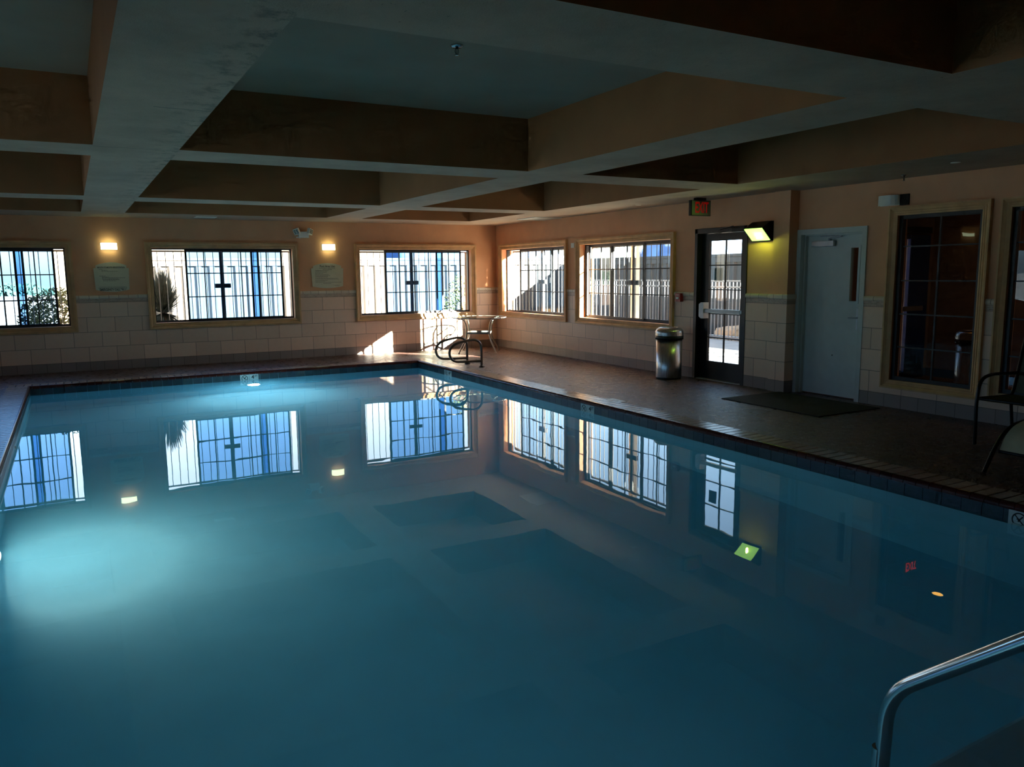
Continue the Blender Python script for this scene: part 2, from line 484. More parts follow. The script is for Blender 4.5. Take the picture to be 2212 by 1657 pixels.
WWR = [2.43, 2.47]
DOOR_U = (6.23, 7.26); DOOR_Z = 2.185
holes_r = [(WR[i], WR[i]+WWR[i], WZ0, WZ1) for i in range(2)]+[(DOOR_U[0]+0.0, DOOR_U[1], -0.3, DOOR_Z)]
cas_r = [(WR[i]-CAS, WR[i]+WWR[i]+CAS, WZ0-CAS, WZ1+CAS) for i in range(2)]+[(DOOR_U[0], DOOR_U[1], -0.3, DOOR_Z)]
wr = wall_mesh(MB(RIGHT), 0.0, 7.98, -0.2, 3.3, 0.0, WALL_T, holes_r).build('wall_right', 'wall_paint', None, True)
tag(wr, 'tan right wall with two windows and the black glazed door', 'wall', kind='structure')
wainscot(RIGHT, 1, 0.0, 7.74, 0.0, cas_r, wr)
# pilaster
pm = MB(); pm.box(-0.045, -8.0, 0.0, XR+0.0, -7.74, H)
pil = pm.build('wall_pilaster', 'wall_paint'); tag(pil, 'shallow tan pilaster between the black door and the white door', 'pilaster', kind='structure')
def pil_band(name, z0, z1, t, mat_y, round_=False):
    mb = MB(); mb.box(-0.045-t, -8.0-t, z0, XR-0.001, -7.74, z1); mb.build(name, mat_y, pil)
pil_band('field_tiles', 0.15, 1.155, 0.012, 'field_tile_y'); pil_band('base_tiles', 0.0, 0.15, 0.014, 'base_tile_y')
pil_band('mosaic_border', 1.155, 1.211, 0.014, 'border_tile_y')
mb = MB(); mb.rbox(-0.045-0.028, -8.028, 1.211, XR-0.001, -7.74, 1.272, 0.012); mb.build('cap_rail', 'cap_tile_y', pil)

W6 = [(9.40, 10.35, 0.32, 2.175), (10.64, 11.59, 0.32, 2.175), (12.4, 13.35, 0.32, 2.175)]
D2 = (8.03, 8.995, 2.065)
holes_r2 = list(W6)+[(D2[0], D2[1], -0.3, D2[2])]
CW = 0.095
cas_r2 = [(a-CW, b+CW, c-CW, d+CW) for a, b, c, d in W6]+[(D2[0]-0.03, D2[1]+0.02, -0.3, D2[2]+0.02)]
wr2 = wall_mesh(MB(RIGHT2), 7.98, -ROOM_Y0+0.2, -0.2, 3.3, 0.0, 0.16, holes_r2).build('wall_right_hall', 'wall_paint', None, True)
tag(wr2, 'darker tan wall with the white door and tall hallway windows', 'wall', kind='structure')
wainscot(RIGHT2, 1, 8.0, -ROOM_Y0, 0.0, cas_r2, wr2)

# left and near walls (outside the frame, they close the room)
LW = [(-6.6, -4.2, WZ0, WZ1), (-11.2, -8.8, WZ0, WZ1)]
wl = wall_mesh(MB(LEFT), ROOM_Y0-0.2, 0.22, -0.2, 3.3, 0.0, 0.2, LW).build('wall_left', 'wall_paint', None, True)
tag(wl, 'tan left wall of the pool room with windows', 'wall', kind='structure')
mb = MB(); mb.box(ROOM_X0, ROOM_Y0-0.2, -0.2, XR+0.16, ROOM_Y0, 3.3)
tag(mb.build('wall_front', 'wall_paint'), 'tan wall of the pool room behind the viewpoint', 'wall', kind='structure')

# ceiling
HX = [(-10.0, -7.83), (-7.22, -4.0), (-3.35, -1.18)]
HY = [(-3.28, -1.12), (-7.60, -3.90), (-11.93, -8.22), (-14.65, -12.56)]
ceil = MB()
T = lambda u, w, z: (u, z, w)
ch = [(a, b, c, d) for a, b in HX for c, d in HY]
wall_mesh(MB(T), ROOM_X0-0.1, XR+0.1, ROOM_Y0-0.1, 0.1, H, HT+0.02, ch)
mbc = MB(T); wall_mesh(mbc, ROOM_X0-0.1, XR+0.1, ROOM_Y0-0.1, 0.1, H, HT+0.02, ch)
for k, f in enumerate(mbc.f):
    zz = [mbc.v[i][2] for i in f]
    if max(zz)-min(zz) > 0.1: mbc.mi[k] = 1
mbc.add([(ROOM_X0-0.2, HT, ROOM_Y0-0.2), (XR+0.2, HT, ROOM_Y0-0.2), (XR+0.2, HT, 0.2), (ROOM_X0-0.2, HT, 0.2)], [(0, 1, 2, 3)], 2)
mbc.add([(ROOM_X0-0.2, 3.34, ROOM_Y0-0.2), (XR+0.2, 3.34, ROOM_Y0-0.2), (XR+0.2, 3.34, 0.2), (ROOM_X0-0.2, 3.34, 0.2)], [(0, 1, 2, 3)], 2)
co = mbc.build('ceiling', ['beam_stucco', 'coffer_paint', 'recess_paint'])
tag(co, 'coffered ceiling of pale stucco beams round dark recesses', 'ceiling', kind='structure')

# deck (a slab with the pool cut out) and pool shell
COP = 0.30
T = lambda u, w, z: (u, z, w)
fl = wall_mesh(MB(T), ROOM_X0-0.1, XR+0.1, ROOM_Y0-0.1, 0.1, -0.30, 0.0, [(PX0-0.01, PX1+0.01, PY0-0.01, PY1+0.01)]).build('floor', 'deck', None, True)
tag(fl, 'mauve brown stamped concrete deck round the pool', 'floor', kind='structure')

# pool shell: walls, floor, steps
BZ = -1.36
pool = MB()
wall_mesh(pool, 0, 0, 0, 0, 0, 0, [])
def quad(mb, a, b, c, d, mi=0): mb.add([a, b, c, d], [(0, 1, 2, 3)], mi)
pool.box(PX0-0.25, PY0-0.25, BZ-0.2, PX1+0.25, PY1+0.25, BZ)
pool.box(PX0-0.25, PY0-0.25, BZ, PX0, PY1+0.25, -0.012)
pool.box(PX1, PY0-0.25, BZ, PX1+0.25, PY1+0.25, -0.012)
pool.box(PX0, PY0-0.25, BZ, PX1, PY0, -0.012)
pool.box(PX0, PY1, BZ, PX1, PY1+0.25, -0.012)
po = pool.build('pool_basin', 'pool_plaster'); tag(po, 'pale plastered pool basin filled with teal water', 'pool', kind='structure')
mb = MB(); mb.rbox(-6.6, PY0, BZ, -2.6, -13.52, -0.42, 0.02); mb.build('pool_bench', 'pool_plaster', po)
# waterline tiles
wt = MB()
TS = 0.1475
def run(a, b, step):
    n = max(1, round(abs(b-a)/step)); return [(a+(b-a)*i/n, a+(b-a)*(i+1)/n) for i in range(n)]
g = 0.002; t0 = 0.010
SKIP = []
for a, b in run(PX0, PX1, TS):
    for y, sgn in ((PY1, -1), (PY0, 1)):
        wt.box(a+g, y, -0.178, b-g, y+sgn*t0, -0.032)
for a, b in run(PY0, PY1, TS):
    for x, sgn in ((PX0, 1), (PX1, -1)):
        wt.box(x, a+g, -0.178, x+sgn*t0, b-g, -0.032)
wt.build('waterline_tiles', 'slate_tile', po)

# coping
cop = MB(); bull = MB(); gr = MB()
CT = 0.102
def coping_side(T, a, b):
    c = MB(T); bl = MB(T)
    for p, q in run(a, b, CT):
        c.box(p+0.008, -0.27, -0.008, q-0.008, -0.012, 0.012)
        prof = []
        for k in range(7):
            an = PI/2*k/6
            prof.append((-0.012+0.034*math.sin(an), -0.022+0.034*math.cos(an)))
        prof += [(0.022, -0.034), (-0.012, -0.034)]
        vs = [(p+0.002, x, z) for x, z in prof]+[(q-0.002, x, z) for x, z in prof]; n = len(prof)
        bl.add(vs, [(i, (i+1) % n, n+(i+1) % n, n+i) for i in range(n)], 0, False)
        bl.add(vs, [tuple(range(n))[::-1], tuple(range(n, 2*n))], 0)
    return c, bl
parts = []
for T, a, b in ((lambda u, w, z: (u, PY1-w, z), PX0-0.27, PX1+0.27), (lambda u, w, z: (u, PY0+w, z), PX0-0.27, PX1+0.27),
                (lambda u, w, z: (PX1-w, u, z), PY0-0.0, PY1-0.0), (lambda u, w, z: (PX0+w, u, z), PY0, PY1)):
    parts.append(coping_side(T, a, b))
for c, bl in parts:
    for dst, src in ((cop, c), (bull, bl)):
        o = len(dst.v); dst.v += src.v; dst.f += [tuple(i+o for i in f) for f in src.f]; dst.mi += src.mi; dst.sm += src.sm
co_ = cop.build('trim_coping', 'coping_tile'); tag(co_, 'band of brick-shaped pinkish coping tiles round the pool edge', 'coping', kind='structure')
# trim the bullnose where the short sides would run past the corner
bull.build('bullnose_edge', 'bullnose_tile', co_)
gb = MB()
gb.box(PX0-0.272, PY1, -0.02, PX1+0.272, PY1+0.272, 0.003); gb.box(PX0-0.272, PY0-0.272, -0.02, PX1+0.272, PY0, 0.003)
gb.box(PX1, PY0, -0.02, PX1+0.272, PY1, 0.003); gb.box(PX0-0.272, PY0, -0.02, PX0, PY1, 0.003)
gb.build('grout_bed', 'grout', co_)

# water
wm = MB(); wm.box(PX0-0.03, PY0-0.03, BZ-0.03, PX1+0.03, PY1+0.03, ZW)
wo = wm.build('pool_water', 'water'); tag(wo, 'still teal pool water mirroring the windows and ceiling', 'water', kind='structure')

# ------------------------------------------------------------------ windows
def casing(T, a, b, z0, z1, parent, wd=CAS, proud=0.055):
    """stepped picture-frame moulding mitred round the opening"""
    # profile: (distance outward from the opening, depth into the room)
    prof = [(0.0, 0.0), (0.0, 0.022), (0.018, 0.030), (0.022, 0.024), (0.042, 0.034), (0.048, 0.028), (0.070, 0.046), (0.078, 0.055), (wd, 0.055), (wd, 0.0)]
    mb = MB(T); n = len(prof)
    ring = []
    for sx, sz in ((-1, -1), (1, -1), (1, 1), (-1, 1)):
        ring.append([((a if sx < 0 else b)+sx*d, -p*proud/0.055, (z0 if sz < 0 else z1)+sz*d) for d, p in prof])
    vs = [p for r in ring for p in r]; fs = []
    for i in range(4):
        j = (i+1) % 4
        for k in range(n-1): fs.append((i*n+k, j*n+k, j*n+k+1, i*n+k+1))
        fs.append((i*n+n-1, j*n+n-1, j*n, i*n))
    mb.add(vs, fs); return mb.build('casing', 'casing_wood', parent)

def frame(mb, a, b, z0, z1, w0, w1, t, mi=0, tb=None):
    tb = tb or t
    mb.box(a, w0, z0, a+t, w1, z1, mi); mb.box(b-t, w0, z0, b, w1, z1, mi)
    mb.box(a+t, w0, z0, b-t, w1, z0+tb, mi); mb.box(a+t, w0, z1-tb, b-t, w1, z1, mi)

def slider(n, T, a, label, length=WW, sashes=((0.55, 1.835, 4, 0), (1.69, 2.27, 2, 1)), flip_glass=False, bars=True, wpos=0.10, latch=True):
    root = empty('window_%d' % n, T(a+length/2, 0.1, WZ0), label, 'window', kind='structure')
    b = a+length
    # painted reveal inside the opening
    casing(T, a, b, WZ0, WZ1, root)
    mb = MB(T); frame(mb, a, b, WZ0, WZ1, wpos, wpos+0.07, 0.022); mb.box(a+0.02, wpos+0.03, WZ0+0.02, b-0.02, wpos+0.036, WZ0+0.034)
    mb.build('window_frame', 'dark_sash', root)
    for i, (s0, s1, cols, layer) in enumerate(sashes):
        w = wpos+0.006+0.03*layer
        mb = MB(T); u0, u1, z0, z1 = a+s0, a+s1, WZ0+0.022, WZ1-0.022
        frame(mb, u0, u1, z0, z1, w, w+0.022, 0.034, 0, 0.026)
        for k in range(1, cols):
            uu = u0+(u1-u0)*k/cols; mb.box(uu-0.009, w+0.004, z0, uu+0.009, w+0.020, z1)
        for k in (1, 2):
            zz = z0+(z1-z0)*k/3; mb.box(u0+0.03, w+0.005, zz-0.009, u1-0.03, w+0.019, zz+0.009)
        sash = mb.build('sash', 'dark_sash', root)
        gm = MB(T); gm.box(u0+0.03, w+0.0095, z0+0.02, u1-0.03, w+0.0135, z1-0.02); gm.build('glass_pane', 'blue_glass' if n < 4 else 'clear_glass', sash)
        if latch and layer == 1:
            lm = MB(T); lm.box(u0+0.006, w-0.02, 1.38, u0+0.028, w-0.001, 1.48); lm.build('latch', 'black_metal', sash)
    if bars:
        w = 0.255
        mb = MB(T); mid = (a+b)/2
        frame(mb, a-0.02, mid-0.028, WZ0-0.04, WZ1-0.03, w, w+0.03, 0.03)
        frame(mb, mid-0.022, b+0.02, WZ0-0.04, WZ1-0.03, w, w+0.03, 0.03)
        mb.box(mid-0.040, w+0.002, WZ0-0.04, mid-0.014, w+0.026, WZ1-0.02)
        for lo, hi in ((a-0.02, mid-0.03), (mid+0.01, b+0.02)):
            k = max(2, round((hi-lo)/0.135))
            for i in range(1, k):
                uu = lo+(hi-lo)*i/k; mb.tube([(uu, w+0.015, WZ0-0.02), (uu, w+0.015, WZ1-0.04)], 0.0062, 6)
        bars_ = mb.build('security_bars', 'grille_paint', root)
        lb = MB(T); lb.box(mid-0.155, w-0.012, 1.355, mid-0.028, w+0.032, 1.435); lb.box(mid-0.005, w-0.012, 1.355, mid+0.12, w+0.032, 1.435)
        for du in (-0.08, 0.05): lb.box(mid+du-0.014, w-0.02, 1.385, mid+du+0.016, w-0.012, 1.41)
        lb.build('lock_box', 'grille_paint', bars_)
    return root
slider(1, BACK, WB[0], 'sliding window at the left end of the back wall, hedge outside')
slider(2, BACK, WB[1], 'wide sliding window of the back wall between the two plaques')
slider(3, BACK, WB[2], 'sliding window of the back wall beside the corner, above the glass table')
slider(4, RIGHT, WR[0], 'first right wall window from the corner, sunlit jamb')
slider(5, RIGHT, WR[1], 'right wall window above the steel trash can', length=WWR[1], sashes=((0.06, 0.80, 2, 1), (0.75, 1.68, 2, 0), (1.64, 2.43, 2, 1)), latch=False)
for i, (a, b, c, d) in enumerate(LW):
    r = empty('window_%d' % (8+i), (ROOM_X0, (a+b)/2, c), 'window in the left wall, %s' % ('farther from the viewpoint', 'nearer to the viewpoint')[i], 'window', kind='structure')
    casing(LEFT, a, b, c, d, r)
    mb = MB(LEFT); frame(mb, a, b, c, d, 0.1, 0.15, 0.04); mb.box((a+b)/2-0.02, 0.1, c, (a+b)/2+0.02, 0.15, d); mb.build('window_frame', 'dark_sash', r)
    mb = MB(LEFT); mb.box(a+0.03, 0.12, c+0.03, b-0.03, 0.125, d-0.03); mb.build('glass_pane', 'blue_glass', r)

LBL6 = ['tall dark window of two panes across beside the white door', 'tall dark window behind the sling armchair', 'tall dark window farthest along the right wall']
for i, (a, b, c, d) in enumerate(W6):
    r = empty('window_%d' % (6+i if i < 2 else 10), (XR, -(a+b)/2, c), LBL6[i], 'window', kind='structure')
    casing(RIGHT2, a, b, c, d, r, CW, 0.05)
    mb = MB(RIGHT2); frame(mb, a, b, c, d, 0.02, 0.075, 0.042)
    mid = (a+b)/2
    mb.box(mid-0.010, 0.035, c, mid+0.010, 0.058, d)
    for k in range(1, 5):
        zz = (0, 0.70, 1.075, 1.45, 1.83)[k]; mb.box(a+0.03, 0.036, zz-0.008, b-0.03, 0.057, zz+0.008)
    mb.build('window_frame', 'black_metal', r)
    mb = MB(RIGHT2); mb.box(a+0.035, 0.045, c+0.035, b-0.035, 0.050, d-0.035); mb.build('glass_pane', 'hall_glass', r)

# ------------------------------------------------------------------ black glazed door
T = RIGHT
r = empty('door_1', (0.0, -6.75, 0.0), 'black metal exit door with divided glass and push bar', 'door', kind='structure')
u0, u1 = DOOR_U
mb = MB(T)
mb.box(u0, -0.02, 0, u0+0.055, 0.20, DOOR_Z); mb.box(u1-0.055, -0.02, 0, u1, 0.20, DOOR_Z); mb.box(u0, -0.02, DOOR_Z-0.07, u1, 0.20, DOOR_Z)
mb.build('door_frame', 'black_metal', r)
gu0, gu1, gz0, gz1 = 6.44, 7.075, 0.27, 2.005
mb = MB(T); a, b = u0+0.06, u1-0.06; w0, w1 = 0.07, 0.115; zt = DOOR_Z-0.075
mb.box(a, w0, 0.008, gu0, w1, zt); mb.box(gu1, w0, 0.008, b, w1, zt); mb.box(gu0, w0, 0.008, gu1, w1, gz0); mb.box(gu0, w0, gz1, gu1, w1, zt)
leaf = mb.build('door_leaf', 'black_metal', r)
mb = MB(T); m_ = (gu0+gu1)/2; mb.box(m_-0.007, w0+0.01, gz0, m_+0.007, w1-0.01, gz1)
for k in range(1, 5):
    zz = gz0+(gz1-gz0)*k/5; mb.box(gu0, w0+0.011, zz-0.008, gu1, w1-0.011, zz+0.008)
mb.build('glazing_bars', 'black_metal', leaf)
mb = MB(T); mb.box(gu0-0.01, 0.09, gz0-0.01, gu1+0.01, 0.095, gz1+0.01); mb.build('glass_pane', 'door_glass', leaf)
mb = MB(T); mb.box(gu0+0.09, 0.097, 1.44, gu0+0.25, 0.100, 1.62); mb.build('glass_sticker', 'grille_paint', leaf)
mb = MB(T)
mb.rbox(6.40, -0.02, 0.98, 7.16, 0.035, 1.035, 0.008)
pb = mb.build('push_bar', 'closer_metal', r)
mb = MB(T); mb.prism([(6.36, 0.92), (6.36, 1.10), (6.40, 1.125), (6.455, 1.125), (6.455, 0.895), (6.40, 0.895)], -0.035, 0.07, 1); mb.rbox(7.10, -0.015, 0.985, 7.19, 0.07, 1.03, 0.006)
mb.build('bar_housing', 'closer_metal', pb)
mb = MB(T); mb.rbox(6.98, -0.04, 2.105, 7.22, 0.02, 2.165, 0.008); mb.tube([(6.75, -0.03, 2.15), (7.02, -0.05, 2.185)], 0.008, 8); mb.tube([(6.60, 0.0, 2.10), (7.0, -0.03, 2.13)], 0.006, 8)
mb.build('door_closer', 'frame_dark', r)
mb = MB(T); mb.box(u0+0.06, 0.0, 0.0, u1-0.06, 0.2, 0.006); mb.build('threshold', 'closer_metal', r)

# ------------------------------------------------------------------ white door
T = RIGHT2
r = empty('door_2', (XR, -8.5, 0.0), 'white painted door with a narrow vision panel and lever', 'door', kind='structure')
a, b, zt = D2
mb = MB(T)
for w0, w1, ins in ((-0.018, 0.16, 0.0),):
    mb.box(a-0.03, w0, 0, a+0.03, w1, zt+0.02); mb.box(b-0.045, w0, 0, b+0.02, w1, zt+0.02); mb.box(a+0.03, w0, zt-0.045, b-0.045, w1, zt+0.02)
mb.box(a+0.03, 0.055, 0, a+0.045, 0.16, zt-0.045); mb.box(b-0.06, 0.055, 0, b-0.045, 0.16, zt-0.045); mb.box(a+0.03, 0.055, zt-0.062, b-0.045, 0.16, zt-0.045)
mb.build('door_frame', 'white_frame_paint', r)
la, lb_ = a+0.034, b-0.05; w0, w1 = 0.10, 0.145
va, vb, vz0, vz1 = 8.73, 8.83, 1.20, 1.84
mb = MB(T); wall_mesh(mb, la, lb_, 0.012, zt-0.048, w0, w1, [(va, vb, vz0, vz1)])
leaf = mb.build('door_leaf', 'white_door_paint', r, True)
mb = MB(T); frame(mb, va-0.03, vb+0.03, vz0-0.03, vz1+0.03, w0-0.010, w0, 0.03); mb.build('vision_trim', 'white_door_paint', leaf)
mb = MB(T); mb.box(va, 0.12, vz0, vb, 0.125, vz1); mb.build('vision_glass', 'hall_glass', leaf)
mb = MB(T); mb.rbox(8.17, w0-0.055, 1.865, 8.50, w0, 1.935, 0.006); cl = mb.build('door_closer', 'closer_metal', leaf)
mb = MB(T); mb.tube([(8.42, w0-0.03, 1.94), (8.44, w0-0.03, 1.965), (8.62, w0-0.05, 1.985)], 0.009, 8); mb.tube([(8.28, w0-0.02, 1.995), (8.62, w0-0.05, 1.987)], 0.007, 8)
mb.lathe([(0, 0), (0.02, 0), (0.02, 0.03), (0, 0.03)], 8.43, w0-0.03, 12, cz=1.935)
mb.build('closer_arm', 'closer_metal', cl)
mb = MB(T); mb.rbox(8.845, w0-0.012, 0.86, 8.895, w0, 1.12, 0.004); hd = mb.build('handle_plate', 'closer_metal', leaf)
mb = MB(T); mb.tube(fillet([(8.87, w0-0.01, 1.0), (8.87, w0-0.05, 1.0), (8.765, w0-0.055, 0.998)], 0.015, 4), 0.009, 8); mb.build('lever', 'closer_metal', hd)
mb = MB(T); mb.lathe([(0, 0), (0.008, 0), (0.006, 0.006), (0, 0.008)], 8.52, w0-0.008, 8, cz=0.52, axis=1); mb.build('viewer_hole', 'ink', leaf)

# ------------------------------------------------------------------ hallway beyond the tall windows
HX1 = 3.0; HY0, HY1 = -15.6, -7.95
mb = MB(); mb.box(XR+0.16, HY0-0.1, -0.2, HX1+0.1, HY1+0.1, 0.0)
tag(mb.build('floor_hall', 'hall_floor'), 'reddish hallway floor seen through the tall windows', 'floor', kind='structure')
mb = MB()
wall_mesh(MB(), 0, 0, 0, 0, 0, 0, [])
TH = lambda u, w, z: (u, HY1+w, z)
wall_mesh(mb, 0, 0, 0, 0, 0, 0, [])
mm = MB(TH); wall_mesh(mm, 0.28, HX1+0.15, -0.1, 3.3, 0.0, 0.12, [(2.33, 2.41, 0.1, 2.0)])
hw = mm.build('wall_hall_end', 'hall_paint', None, True); tag(hw, 'orange tan end wall of the hallway behind the tall window', 'wall', kind='structure')
mb = MB(); mb.box(0.28, HY1-0.012, 0.0, HX1, HY1, 0.12); mb.build('blue_base', 'hall_base', hw)
mb = MB(); mb.box(HX1, HY0-0.1, -0.1, HX1+0.12, HY1, 3.3)
hs = mb.build('wall_hall_side', 'hall_paint'); tag(hs, 'orange tan side wall of the hallway behind the tall windows', 'wall', kind='structure')
mb = MB(); mb.box(HX1-0.012, HY0, 0.0, HX1, HY1-0.013, 0.12); mb.build('blue_base', 'hall_base', hs)
mb = MB(); mb.box(XR+0.16, HY0-0.12, -0.1, HX1+0.12, HY0, 3.3)
tag(mb.build('wall_hall_near', 'hall_paint'), 'orange tan near end wall of the hallway', 'wall', kind='structure')
mb = MB(); mb.box(XR+0.16, HY0-0.1, 2.6, HX1+0.1, HY1+0.1, 2.7)
tag(mb.build('ceiling_hall', 'recess_paint'), 'plain ceiling of the hallway behind the tall windows', 'ceiling', kind='structure')
r = empty('door_3', (2.6, HY1, 0.0), 'dark blue hallway exit door seen through the tall window', 'door', kind='structure')
M['blue_door'] = plain('blue_door', (30, 62, 128), 0.35)
mb = MB(); mb.box(2.41, HY1-0.05, 0.0, 2.86, HY1-0.001, 2.06); mb.box(2.28, HY1-0.04, 0.0, 2.33, HY1-0.001, 2.06); mb.box(2.33, HY1-0.04, 2.0, 2.41, HY1-0.001, 2.06); mb.box(2.33, HY1-0.04, 0.0, 2.41, HY1-0.001, 0.1)
mb.build('door_leaf', 'blue_door', r)
mb = MB(); mb.rbox(2.36, HY1-0.11, 2.08, 2.80, HY1-0.001, 2.17, 0.01); mb.build('door_closer', 'frame_dark', r)
mb = MB(); mb.rbox(2.30, HY1-0.09, 0.98, 2.72, HY1-0.051, 1.05, 0.01); mb.build('push_bar', 'closer_metal', r)
mb = MB(); mb.box(2.33, HY1+0.03, 0.1, 2.41, HY1+0.034, 2.0); mb.build('glass_pane', 'door_glass', r)

# ------------------------------------------------------------------ trash cans
def trash_can(x, y, label, ring=None):
    r = empty('trash_can', (x, y, 0), label, 'trash can', group='steel trash cans')
    mb = MB(); mb.lathe([(0.0, 0.02), (0.186, 0.02), (0.188, 0.03), (0.190, 0.585), (0.0, 0.585)], x, y, 48); mb.build('body', 'brushed_steel', r)
    mb = MB(); mb.lathe([(0.0, 0.0), (0.180, 0.0), (0.184, 0.02), (0.0, 0.021)], x, y, 48); mb.build('base', 'black_rubber', r)
    mb = MB(); mb.lathe([(0.17, 0.586), (0.206, 0.586), (0.207, 0.64), (0.17, 0.64)], x, y, 48); mb.build('band', 'black_rubber', r)
    prof = [(0.206, 0.641), (0.206, 0.665)]
    for k in range(1, 9):
        an = PI/2*k/8; prof.append((0.126+0.080*math.cos(an), 0.675+0.085*math.sin(an)))
    prof += [(0.118, 0.758), (0.114, 0.745), (0.112, 0.70), (0.10, 0.60)]
    mb = MB(); mb.lathe(prof, x, y, 48); mb.build('lid', 'brushed_steel', r)
    mb = MB(); mb.lathe([(0.0, 0.62), (0.10, 0.62), (0.10, 0.61), (0, 0.61)], x, y, 24); mb.build('liner', 'black_rubber', r)
    return r
trash_can(-0.36, -6.10, 'open-top steel trash can with black band under the right wall window')
trash_can(2.45, -8.95, 'steel trash can seen through the tall window in the hallway')

# ------------------------------------------------------------------ mat
mb = MB(); mb.rbox(-1.08, -9.43, 0.0, -0.06, -7.95, 0.010, 0.004)
tag(mb.build('door_mat', 'rubber_mat'), 'black rubber mat on the deck before the white door', 'mat')

# ------------------------------------------------------------------ glass table
TX, TY, TZ = -0.95, -1.0, 0.70
r = empty('patio_table', (TX, TY, 0), 'round glass-topped patio table with curved bronze legs in the corner', 'table')
mb = MB(); mb.lathe([(0, 0), (0.535, 0), (0.535, 0.006), (0, 0.006)], TX, TY, 64, cz=TZ, smooth=False); mb.build('tabletop', 'table_glass', r)
mb = MB(); mb.tube([(TX+0.54*math.cos(2*PI*k/64), TY+0.54*math.sin(2*PI*k/64), TZ+0.001) for k in range(64)], 0.011, 8, closed=True); mb.build('rim', 'table_metal', r)
for k in range(4):
    an = PI/2*k+0.22
    prof = [(0.53, 0.69), (0.44, 0.685), (0.37, 0.65), (0.335, 0.57), (0.325, 0.45), (0.325, 0.36), (0.35, 0.27), (0.41, 0.18), (0.47, 0.10), (0.52, 0.01)]
    pts = [(TX+q*math.cos(an), TY+q*math.sin(an), z) for q, z in fillet([(q, z, 0) for q, z in prof], 0.04, 3) for q, z in [(q, z)]] if False else [(TX+q[0]*math.cos(an), TY+q[0]*math.sin(an), q[1]) for q in fillet([(a_, b_, 0) for a_, b_ in prof], 0.04, 3)]
    mb = MB(); mb.tube(pts, 0.014, 8)
    mb.lathe([(0, 0), (0.018, 0), (0.018, 0.02), (0, 0.02)], pts[-1][0], pts[-1][1], 10)
    mb.build('leg', 'table_metal', r)
mb = MB()
cs = [(TX+0.325*math.cos(PI/2*k+0.22), TY+0.325*math.sin(PI/2*k+0.22), 0.40) for k in range(4)]
for k in range(4): mb.tube([cs[k], cs[(k+1) % 4]], 0.012, 6, flat=(0.014, 0.036))
mb.build('stretcher', 'table_metal', r)

# ------------------------------------------------------------------ pool grab rails
def grab(y, label):
    r = empty('grab_rail', (-2.06, y, 0), label, 'grab rail', group='pool grab rails')
    prof = [(-2.06, 0.02), (-2.06, 0.32), (-2.075, 0.40), (-2.13, 0.455), (-2.21, 0.475), (-2.32, 0.465), (-2.48, 0.435), (-2.57, 0.405), (-2.635, 0.345), (-2.66, 0.28),
            (-2.645, 0.205), (-2.60, 0.145), (-2.53, 0.118), (-2.40, 0.110), (-2.06, 0.105)]
    pts = [(a, y, b) for a, b in prof]
    mb = MB(); mb.tube(fillet(pts, 0.05, 3), 0.021, 12); mb.build('tube', 'bronze_tube', r)
    mb = MB(); mb.lathe([(0, 0), (0.047, 0), (0.050, 0.010), (0.040, 0.026), (0.022, 0.034), (0, 0.034)], -2.06, y, 20); mb.build('flange', 'bronze_tube', r)
grab(-3.29, 'looped bronze pool grab rail nearer to the camera of the pair')
grab(-2.73, 'looped bronze pool grab rail on the table side of the pair')

# ------------------------------------------------------------------ stair handrail in the foreground
RX = -5.78
r = empty('handrail', (RX, -14.47, 0), 'polished steel stair handrail rising out of the water, foreground', 'handrail')
pts = fillet([(RX, -14.47, 0.01), (RX, -14.47, 0.93), (RX, -13.62, 0.185), (RX, -13.60, -0.46)], 0.11, 8)
mb = MB(); mb.tube(pts, 0.0245, 24); mb.build('tube', 'polished_steel', r)
mb = MB(); mb.tube([(RX, -13.603, -0.02), (RX, -13.60, -0.46)], 0.0262, 24); mb.build('sleeve', 'polished_steel', r)
mb = MB(); mb.lathe([(0, 0), (0.055, 0), (0.05, 0.014), (0.03, 0.024), (0, 0.024)], RX, -14.47, 24); mb.build('flange', 'polished_steel', r)

# ------------------------------------------------------------------ sling armchair
CX0, CX1, CY0, CY1 = -1.04, -0.50, -11.68, -11.10
r = empty('patio_armchair', ((CX0+CX1)/2, (CY0+CY1)/2, 0), 'dark metal armchair with olive sling seat by the tall window', 'chair')
for y in (CY1, CY0):
    mb = MB(); mb.tube(fillet([(CX0, y, 0.01), (CX0-0.02, y, 0.42), (CX0+0.02, y, 0.60), (CX0+0.18, y, 0.635), (CX1+0.10, y, 0.615)], 0.09, 6), 0.0155, 12); mb.build('arm_and_leg', 'frame_dark', r)
    mb = MB(); mb.tube(fillet([(CX1+0.06, y, 0.01), (CX1-0.02, y, 0.40), (CX1+0.02, y, 0.46), (CX1+0.16, y, 0.98)], 0.05, 5), 0.0145, 12); mb.build('back_upright', 'frame_dark', r)
mb = MB(); mb.tube(fillet([(CX1, CY1, 0.41), (CX0-0.01, CY1, 0.43), (CX0-0.01, CY0, 0.43), (CX1, CY0, 0.41)], 0.05, 5), 0.0135, 12); mb.build('seat_rail', 'frame_dark', r)
mb = MB()
rows = 10; vs = []; fs = []
for i in range(rows+1):
    for j in range(rows+1):
        u = i/rows; v = j/rows
        vs.append((CX0+u*(CX1-CX0), CY0+0.015+v*(CY1-CY0-0.03), 0.435-0.015*u-0.03*math.sin(PI*v)*math.sin(PI*u)))
n = len(vs); vs += [(a, b, c-0.004) for a, b, c in vs]
for i in range(rows):
    for j in range(rows):
        q = [i*(rows+1)+j, i*(rows+1)+j+1, (i+1)*(rows+1)+j+1, (i+1)*(rows+1)+j]
        fs.append(tuple(q)); fs.append(tuple(x+n for x in q[::-1]))
mb.add(vs, fs, 0, True); mb.build('seat', 'sling_olive', r)
